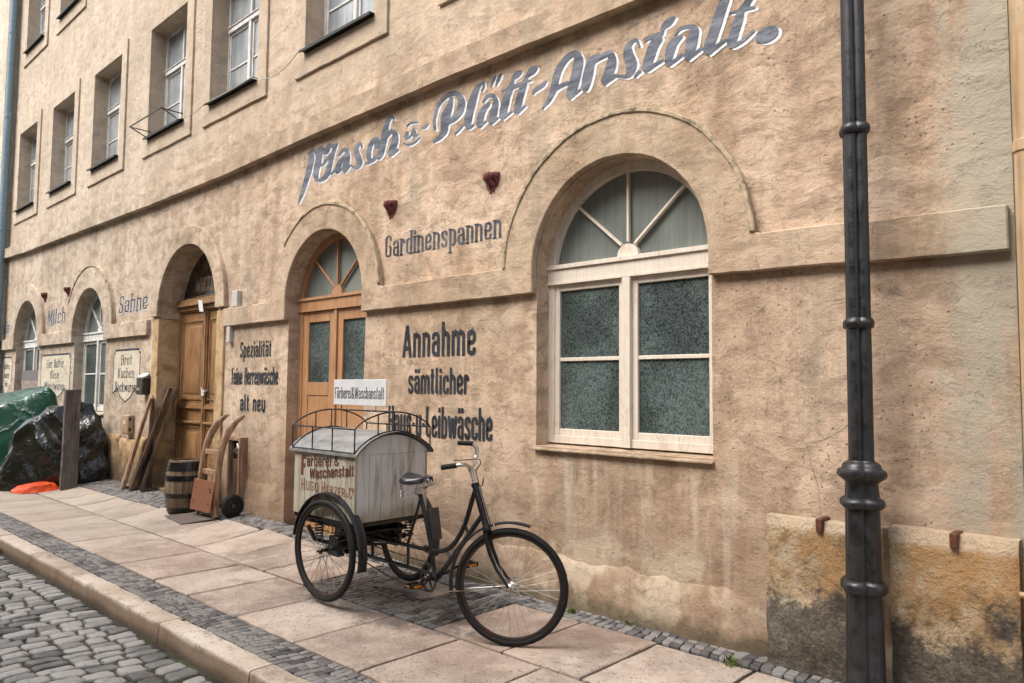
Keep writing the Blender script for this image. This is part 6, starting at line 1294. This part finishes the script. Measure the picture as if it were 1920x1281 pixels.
# ------------------------------------------------------------------ planks, beam, barrel, hand truck
def plank(lab, a, b, w_, t_, mat, upv, name='plank', cat='plank', grp='planks leaning by the panelled door'):
    a = V(a); b = V(b); L_ = (b-a).length; mb = MB(); n = 24
    d = (b-a).normalized(); r = d.cross(V(upv)).normalized(); u = r.cross(d); vs = []
    sd_ = rnd.random()*50
    for i in range(n+1):
        p = a+d*L_*i/n
        for sx, sy in ((-1,-1),(1,-1),(1,1),(-1,1)):
            jit = .004*noise.noise(V((i*.5, sx*3+sd_, sy*5))); vs.append(p+r*(sx*w_/2+jit)+u*(sy*t_/2+jit*.6)+d*(.02*noise.noise(V((sx*2, sy, sd_))) if i in (0, n) else 0))
    fs = [(i*4+k, i*4+(k+1) % 4, (i+1)*4+(k+1) % 4, (i+1)*4+k) for i in range(n) for k in range(4)]+[(3,2,1,0), (n*4, n*4+1, n*4+2, n*4+3)]
    mb.add(vs, fs)
    o = mb.build(name, mat, origin=a, bevel=.003); return tag(o, lab, cat, grp)
plank('pale broken plank leaning on the wall left of the panelled door', (-11.28, 4.05, .12), (-10.80, 4.215, 1.41), .25, .035, MAT['plank_light'], (-.3,-1,.2))
plank('second pale split batten beside the pale plank', (-11.14, 4.02, .12), (-10.78, 4.17, 1.25), .05, .04, MAT['plank_light'], (-.5,-1,.2))
plank('long dark wet plank leaning into the door reveal, left of the pair', (-10.98, 4.06, .12), (-10.63, 4.40, 1.54), .26, .045, MAT['plank_dark'], (-.3,-1,.3))
plank('narrow dark plank with lit edge leaning into the door reveal, right of the pair', (-10.68, 4.08, .12), (-10.54, 4.46, 1.50), .17, .05, MAT['plank_dark'], (-.4,-1,.3))
o = MB(); n = 22; vs = []; c0 = V((-12.25, 3.655, .03))
for i in range(n+1):
    z = 1.45*i/n; lean = V((.01*i/n, .0, z))
    for sx, sy in ((0,-.112),(.045,-.105),(.055,.0),(.045,.10),(0,.107),(-.05,.09),(-.05,-.09)):
        s_ = 1.06 if i < n*.22 else 1.0
        jt = .007*noise.noise(V((i*.6, sx*40, sy*9))); vs.append(c0+lean+V((sx+jt, sy*s_+jt*1.4, (.02*noise.noise(V((sx*20, sy*20, 3))) if i == n else 0))))
m_ = 7; o.add(vs, [(i*m_+k, i*m_+(k+1) % m_, (i+1)*m_+(k+1) % m_, (i+1)*m_+k) for i in range(n) for k in range(m_)]+[tuple(range(m_)), tuple(n*m_+k for k in range(m_-1, -1, -1))])
o = o.build('wooden_beam', MAT['beam'], origin=c0, bevel=.003); tag(o, 'weathered grey wooden beam standing upright against the black tarpaulin', 'beam')
# barrel
bc = (-8.92, 3.92, .075)
t = thing('barrel', 'small old oak barrel with black hoops standing beside the hand truck', 'barrel', bc)
def br(z): u = (z-.30)/.30; return .232-.036*u*u
nb_ = 22; mb = MB()
for k in range(nb_):
    a0 = 2*math.pi*k/nb_+.008; a1 = 2*math.pi*(k+1)/nb_-.008; vs = []; zz = np.linspace(0, .60, 13); dr = rnd.uniform(-.0015, .0015)
    for z in zz:
        for a in (a0, (a0+a1)/2, a1):
            r = br(z)+dr-(0 if a == (a0+a1)/2 else .0012); vs.append((bc[0]+r*math.cos(a), bc[1]+r*math.sin(a), bc[2]+z))
    for a in (a0, a1): pass
    nz = len(zz); fs = [(i*3+j, i*3+j+1, (i+1)*3+j+1, (i+1)*3+j) for i in range(nz-1) for j in (0, 1)]
    n0 = len(vs)
    for z in zz:
        for a in (a0, (a0+a1)/2, a1):
            r = br(z)-.018; vs.append((bc[0]+r*math.cos(a), bc[1]+r*math.sin(a), bc[2]+z))
    fs += [(n0+i*3+j, n0+(i+1)*3+j, n0+(i+1)*3+j+1, n0+i*3+j+1) for i in range(nz-1) for j in (0, 1)]
    fs += [((nz-1)*3+j, (nz-1)*3+j+1, n0+(nz-1)*3+j+1, n0+(nz-1)*3+j) for j in (0, 1)]+[(j+1, j, n0+j, n0+j+1) for j in (0, 1)]
    fs += [(i*3, (i+1)*3, n0+(i+1)*3, n0+i*3) for i in range(nz-1)]+[((i+1)*3+2, i*3+2, n0+i*3+2, n0+(i+1)*3+2) for i in range(nz-1)]
    mb.add(vs, fs)
st = mb.build('staves', MAT['oak'], t, smooth=40)
mb = MB(); mb.lathe((bc[0], bc[1], bc[2]+.565), [(.001, 0), (br(.57)-.018, 0), (br(.57)-.018, .015), (.001, .015)], 32); mb.build('barrel_head', MAT['oak'], t)
mb = MB()
for z, h in ((.535, .10), (.40, .06), (.20, .05), (.03, .06)):
    mb = MB(); pr_ = [(br(z-h/2)-.001, z-h/2), (br(z-h/2)+.005, z-h/2), (br(z)+.0055, z), (br(z+h/2)+.005, z+h/2), (br(z+h/2)-.001, z+h/2)]
    n = 40; vs = []
    for r, zq in pr_:
        for k in range(n): a = 2*math.pi*k/n; vs.append((bc[0]+r*math.cos(a), bc[1]+r*math.sin(a), bc[2]+zq))
    mb.add(vs, [(i*n+k, i*n+(k+1) % n, ((i+1) % 5)*n+(k+1) % n, ((i+1) % 5)*n+k) for i in range(5) for k in range(n)]); mb.build('hoop', MAT['frame_black'], t, smooth=50)
# hand truck
t = thing('hand_truck', 'old wooden hand truck with curved handles leaning on the wall beside the barrel', 'hand truck', (-8.3, 3.95, .08))
for x in (-8.11, -8.50):
    pts = smooth_path([(x, 3.90, .10), (x, 3.905, .45), (x, 3.93, .72), (x, 3.965, .90), (x, 4.02, 1.03), (x, 4.10, 1.14), (x, 4.20, 1.215)], 6); n = len(pts); vs = []; mb = MB()
    for i, p in enumerate(pts):
        u_ = i/(n-1); wy = .040 if u_ < .5 else .040+.006*math.sin((u_-.5)*6)-.022*max(0, u_-.72)/.28; wx = .027-.004*u_
        d = (pts[min(i+1, n-1)]-pts[max(i-1, 0)]).normalized(); r = V((1, 0, 0)); q = r.cross(d)
        for a in range(10):
            b = 2*math.pi*a/10+.3; ex = .55+.45*u_; cx_ = math.copysign(abs(math.cos(b))**ex, math.cos(b)); sx_ = math.copysign(abs(math.sin(b))**ex, math.sin(b)); vs.append(p+r*cx_*wx+q*sx_*wy)
    fs = [(i*10+k, i*10+(k+1) % 10, (i+1)*10+(k+1) % 10, (i+1)*10+k) for i in range(n-1) for k in range(10)]+[tuple(range(10)), tuple((n-1)*10+k for k in range(9, -1, -1))]
    mb.add(vs, fs); mb.build('handle_rail', MAT['truck'], t, smooth=50)
for z, y in ((.80, 3.945), (.58, 3.92), (.20, 3.905)):
    mb = MB(); mb.box(-8.475, -8.135, y-.018, y+.018, z-.03, z+.03); mb.build('crossbar', MAT['truck'], t, bevel=.006)
mb = MB(); mb.hexa([(-8.54, 3.80, .155), (-8.07, 3.815, .155), (-8.07, 3.823, .155), (-8.54, 3.808, .155), (-8.54, 3.845, .50), (-8.07, 3.858, .49), (-8.07, 3.866, .49), (-8.54, 3.853, .50)]); tp = mb.build('back_plate', MAT['plate'], t, bevel=.002)
mb = MB()
for x, z in ((-8.48,.24),(-8.47,.27),(-8.13,.25),(-8.12,.38),(-8.14,.41),(-8.48,.40)):
    y = 3.80+.045*(z-.155)/.345-.004; mb.lathe((x, y+.012, z), [(.009, 0), (.009, .009), (.004, .014)], 8, axis=(0, -1, 0))
mb.build('rivet', MAT['rust'], tp)
mb = MB(); mb.hexa([(-8.88, 3.66, gz(-8.7,3.7)+.004), (-8.30, 3.60, gz(-8.3,3.6)+.006), (-8.06, 3.86, gz(-8.06,3.86)+.02), (-8.60, 3.89, gz(-8.6,3.89)+.012), (-8.88, 3.66, gz(-8.7,3.7)+.010), (-8.30, 3.60, gz(-8.3,3.6)+.012), (-8.06, 3.86, gz(-8.06,3.86)+.026), (-8.60, 3.89, gz(-8.6,3.89)+.018)]); mb.build('toe_plate', MAT['steel_sheet'], t, bevel=.001)
for x in (-8.02, -8.60):
    mb = MB(); c = V((x, 4.05, .215)); mb.lathe(c-V((.04,0,0)), [(.06, .0), (.105, .002), (.124, .014), (.13, .03), (.13, .05), (.124, .066), (.105, .078), (.06, .08)], 32, axis=(1, 0, 0)); wt = mb.build('wheel', MAT['rubber'], t, smooth=50)
    mb = MB(); mb.lathe(c-V((.043,0,0)), [(.02, -.012), (.025, .0), (.06, .0), (.065, .004), (.065, .08), (.06, .086), (.05, .078), (.03, .078), (.022, .098), (.01, .10)], 24, axis=(1, 0, 0)); mb.build('rim', MAT['zinc'], wt, smooth=40)
mb = MB(); mb.tube([(-8.62, 4.05, .215), (-8.0, 4.05, .215)], .012, 10); mb.box(-8.13, -8.09, 3.93, 4.05, .20, .24); mb.box(-8.52, -8.48, 3.93, 4.05, .20, .24); mb.build('axle', MAT['rust'], t)
# wooden meter cabinet behind it
t = thing('wooden_cabinet', 'narrow brown wooden cabinet with dark inside on the wall behind the hand truck', 'cabinet', (-8.3, 4.3, .2))
mb = MB(); mb.box(-8.50, -8.46, 4.2, 4.3, .18, .96); mb.box(-8.23, -8.19, 4.2, 4.3, .18, .96); mb.box(-8.46, -8.23, 4.201, 4.3, .92, .959); mb.box(-8.46, -8.23, 4.201, 4.3, .18, .24); mb.build('carcass', MAT['truck'], t, bevel=.003)
mb = MB(); mb.box(-8.46, -8.23, 4.24, 4.3, .24, .70); mb.build('lower_door', MAT['plank_dark'], t, bevel=.003)
mb = MB(); mb.box(-8.46, -8.23, 4.27, 4.3, .70, .92); mb.build('dark_back', MAT['dark_glass'], t)
mb = MB(); mb.tube([(-8.30, 4.24, .84), (-8.25, 4.19, .80)], [.02, .035], 12); mb.tube([(-8.26, 4.21, .88), (-8.20, 4.2, .83), (-8.22, 4.2, .78)], .012, 8); mb.build('tap', MAT['chrome'], t, smooth=50)

# ------------------------------------------------------------------ tarpaulins
def tarp_mat(name, base, rough, bump=.5):
    M = Mt(name, rough, spec=.5); M.space = 'object'
    wv = M.noise(3, 4, .5, off=4); M.col(M.ramp(wv, [(.35, tuple(V(base)*.7)), (.65, tuple(V(base)*1.3))]))
    n = M.noise(3.5, 3, .45, dist=.8); M.bump(n, bump, .06)
    cre = M.math('POWER', M.math('SUBTRACT', 1, M.math('MULTIPLY', M.math('ABSOLUTE', M.math('SUBTRACT', M.noise(2.2, 5, .5, dist=.4, off=12), .5)), 5), clamp=True), 3); M.bump(cre, .45, .03); M.bump(M.noise(30, 3, .5), .15, .006); return M.m
MAT['black_tarp'] = tarp_mat('black_olive_tarpaulin', (.012,.013,.009), .2, .2)
MAT['green_tarp'] = tarp_mat('dark_green_tarpaulin', (.008,.058,.035), .3, .15)
MAT['orange_bag'] = tarp_mat('orange_bag_cloth', (.72,.075,.012), .55, .25)
def fold(p, seed, amp, scale):
    """sharp creased relief: sum of tilted triangle waves with warped directions"""
    rs = random.Random(seed); h = 0
    w_ = V((noise.noise(p*1.3+V((seed, 0, 0))), noise.noise(p*1.3+V((0, seed, 5))), noise.noise(p*1.3+V((2, 1, seed)))))*.35
    for k in range(4):
        d = V((rs.uniform(-1, 1), rs.uniform(-1, 1), rs.uniform(-1, 1))).normalized(); f = scale*(1+.6*k)
        x = (p+w_).dot(d)*f+rs.random()*7; tr_ = abs((x % 1)-.5)*2; h += (tr_-.5)/(1+.5*k)
    return h*amp
def heap(name, lab, secs, mat, seed, amp=.035, scale=1.6, nu=90, nv=70, skirt_=.12, facet=14, cat='tarpaulin'):
    """cloth over a pile. secs: (y, list of (x, z) from the front foot over the top to the rear foot)"""
    ys = [s[0] for s in secs]; prof_ = []
    m_ = max(len(s[1]) for s in secs)
    def along(P, t):
        L = [0]
        for a, b in zip(P, P[1:]): L.append(L[-1]+math.hypot(b[0]-a[0], b[1]-a[1]))
        return (np.interp(t*L[-1], L, [p[0] for p in P]), np.interp(t*L[-1], L, [p[1] for p in P]))
    grid = [[along(s[1], j/nv) for j in range(nv+1)] for s in secs]; vs = []
    for i in range(nu+1):
        y = ys[0]+(ys[-1]-ys[0])*i/nu
        for j in range(nv+1):
            x = np.interp(y, ys, [g[j][0] for g in grid]); z = np.interp(y, ys, [g[j][1] for g in grid])
            vs.append(V((x, y, z)))
    # normals from neighbours
    out = []
    for i in range(nu+1):
        for j in range(nv+1):
            p = vs[i*(nv+1)+j]; a = vs[min(i+1, nu)*(nv+1)+j]-vs[max(i-1, 0)*(nv+1)+j]; b = vs[i*(nv+1)+min(j+1, nv)]-vs[i*(nv+1)+max(j-1, 0)]
            n = b.cross(a)
            n = n.normalized() if n.length > 1e-9 else V((0, 0, 1))
            q = p+n*(fold(p, seed, amp, scale)+.35*fold(p*2.4, seed+9, amp*.5, scale))
            g = gz(q.x, q.y)+.004; q.z = max(q.z, g+.002*((i*7+j*3) % 5)) if not (j in (0, nv)) else g; out.append(q)
    fs = [(i*(nv+1)+j, (i+1)*(nv+1)+j, (i+1)*(nv+1)+j+1, i*(nv+1)+j+1) for i in range(nu) for j in range(nv)]
    mb = MB(); mb.add(out, fs); org = V((np.mean([p.x for p in out]), np.mean(ys), .05))
    o = mb.build(name, mat, origin=org, smooth=facet); return tag(o, lab, cat)
G0 = .05
heap('tarpaulin', 'crumpled shiny black tarpaulin over a pile in front of the left windows',
  [(2.86, [(-12.95,G0),(-13.0,.1),(-13.1,.16),(-13.3,.1),(-13.5,G0)]),
   (3.0, [(-12.82,G0),(-12.85,.2),(-12.95,.32),(-13.3,.25),(-13.6,G0)]),
   (3.14, [(-12.75,G0),(-12.78,.45),(-12.88,.84),(-13.3,.7),(-13.8,G0)]),
   (3.32, [(-12.62,G0),(-12.66,.6),(-12.83,1.0),(-13.3,.95),(-13.9,G0)]),
   (3.6, [(-12.48,G0),(-12.52,.8),(-12.73,1.24),(-13.3,1.1),(-13.95,G0)]),
   (3.85, [(-12.38,G0),(-12.42,.85),(-12.65,1.31),(-13.4,1.1),(-14.0,G0)]),
   (4.05, [(-12.33,.09),(-12.37,.85),(-12.55,1.28),(-13.4,1.0),(-14.0,.09)]),
   (4.18, [(-12.31,.1),(-12.35,.7),(-12.5,1.08),(-13.4,.9),(-13.9,.1)]),
   (4.235, [(-12.38,.1),(-12.5,.35),(-12.65,.6),(-13.3,.5),(-13.8,.1)])], MAT['black_tarp'], 3, .07, 1.15)
heap('tarpaulin', 'dark green tarpaulin tent over a pile at the far left',
  [(2.75, [(-14.6,G0),(-14.8,.3),(-15.1,.75),(-16.4,.7),(-17.5,G0)]),
   (3.0, [(-14.3,G0),(-14.35,.5),(-14.55,1.15),(-16.4,1.1),(-17.6,G0)]),
   (3.25, [(-14.15,G0),(-14.2,.6),(-14.4,1.22),(-15.6,1.38),(-17.6,G0)]),
   (3.55, [(-14.0,G0),(-14.05,.7),(-14.3,1.33),(-15.4,1.42),(-17.6,G0)]),
   (3.86, [(-13.9,G0),(-13.97,.8),(-14.1,1.55),(-15.4,1.46),(-17.6,G0)]),
   (3.95, [(-13.9,G0),(-13.97,.8),(-14.1,1.42),(-15.4,1.36),(-17.6,G0)]),
   (4.1, [(-13.9,.1),(-13.97,.7),(-14.1,1.0),(-15.4,.95),(-17.5,.1)]),
   (4.2, [(-14.0,.1),(-14.2,.3),(-14.4,.45),(-15.4,.4),(-17.4,.1)])], MAT['green_tarp'], 8, .02, .8, facet=25)
heap('bag', 'bright orange cloth bag lying at the foot of the black tarpaulin',
  [(3.02, [(-12.50,.0),(-12.52,.02),(-12.6,.03),(-12.72,.0)]), (3.1, [(-12.36,.0),(-12.40,.06),(-12.58,.09),(-12.75,.0)]), (3.25, [(-12.33,.0),(-12.37,.10),(-12.55,.125),(-12.75,.0)]), (3.45, [(-12.33,.0),(-12.38,.11),(-12.55,.13),(-12.75,.0)]), (3.54, [(-12.36,.0),(-12.40,.09),(-12.55,.11),(-12.75,.0)]), (3.6, [(-12.40,.0),(-12.43,.03),(-12.6,.04),(-12.75,.0)])], MAT['orange_bag'], 5, .008, 4, 40, 24, cat='bag')
# ------------------------------------------------------------------ weeds
def tuft(x, y, z, lab, n=40, s=.05):
    mb = MB()
    for k in range(n):
        a = rnd.uniform(0, 6.28); r = rnd.uniform(0, s); h = s*rnd.uniform(.4, 1.0); bx, by = x+r*math.cos(a), y+r*math.sin(a)*.6; dx, dy = rnd.uniform(-.6, .6)*h, rnd.uniform(-.6, .6)*h
        w_ = .004; px_, py_ = -math.sin(a)*w_, math.cos(a)*w_
        mb.add([(bx-px_, by-py_, z), (bx+px_, by+py_, z), (bx+dx*.5+px_, by+dy*.5+py_, z+h*.6), (bx+dx*.5-px_, by+dy*.5-py_, z+h*.6), (bx+dx, by+dy, z+h*.8)], [(0,1,2,3), (3,2,4)])
    o = mb.build('weed', MAT['leaf'], origin=(x, y, z)); tag(o, lab, 'weed', 'weeds in the paving joints')
MAT['leaf'] = simple('fresh_weed_green', (.10,.13,.025), .6, 0, .4, 0)
tuft(-3.30, 4.17, 0, 'small yellowish weed at the wall foot right of the front wheel', 50, .05)
tuft(-2.02, 4.02, 0, 'green weed tuft in the joint left of the lamp post', 60, .07)
tuft(-2.85, 4.22, 0, 'tiny weed at the wall foot below the big window', 30, .035)
tuft(-8.9, 2.04, STREET, 'green weed in the gutter at the left', 50, .06)
tuft(-5.02, 2.22, -.005, 'tiny weed between kerb and setts', 30, .03)
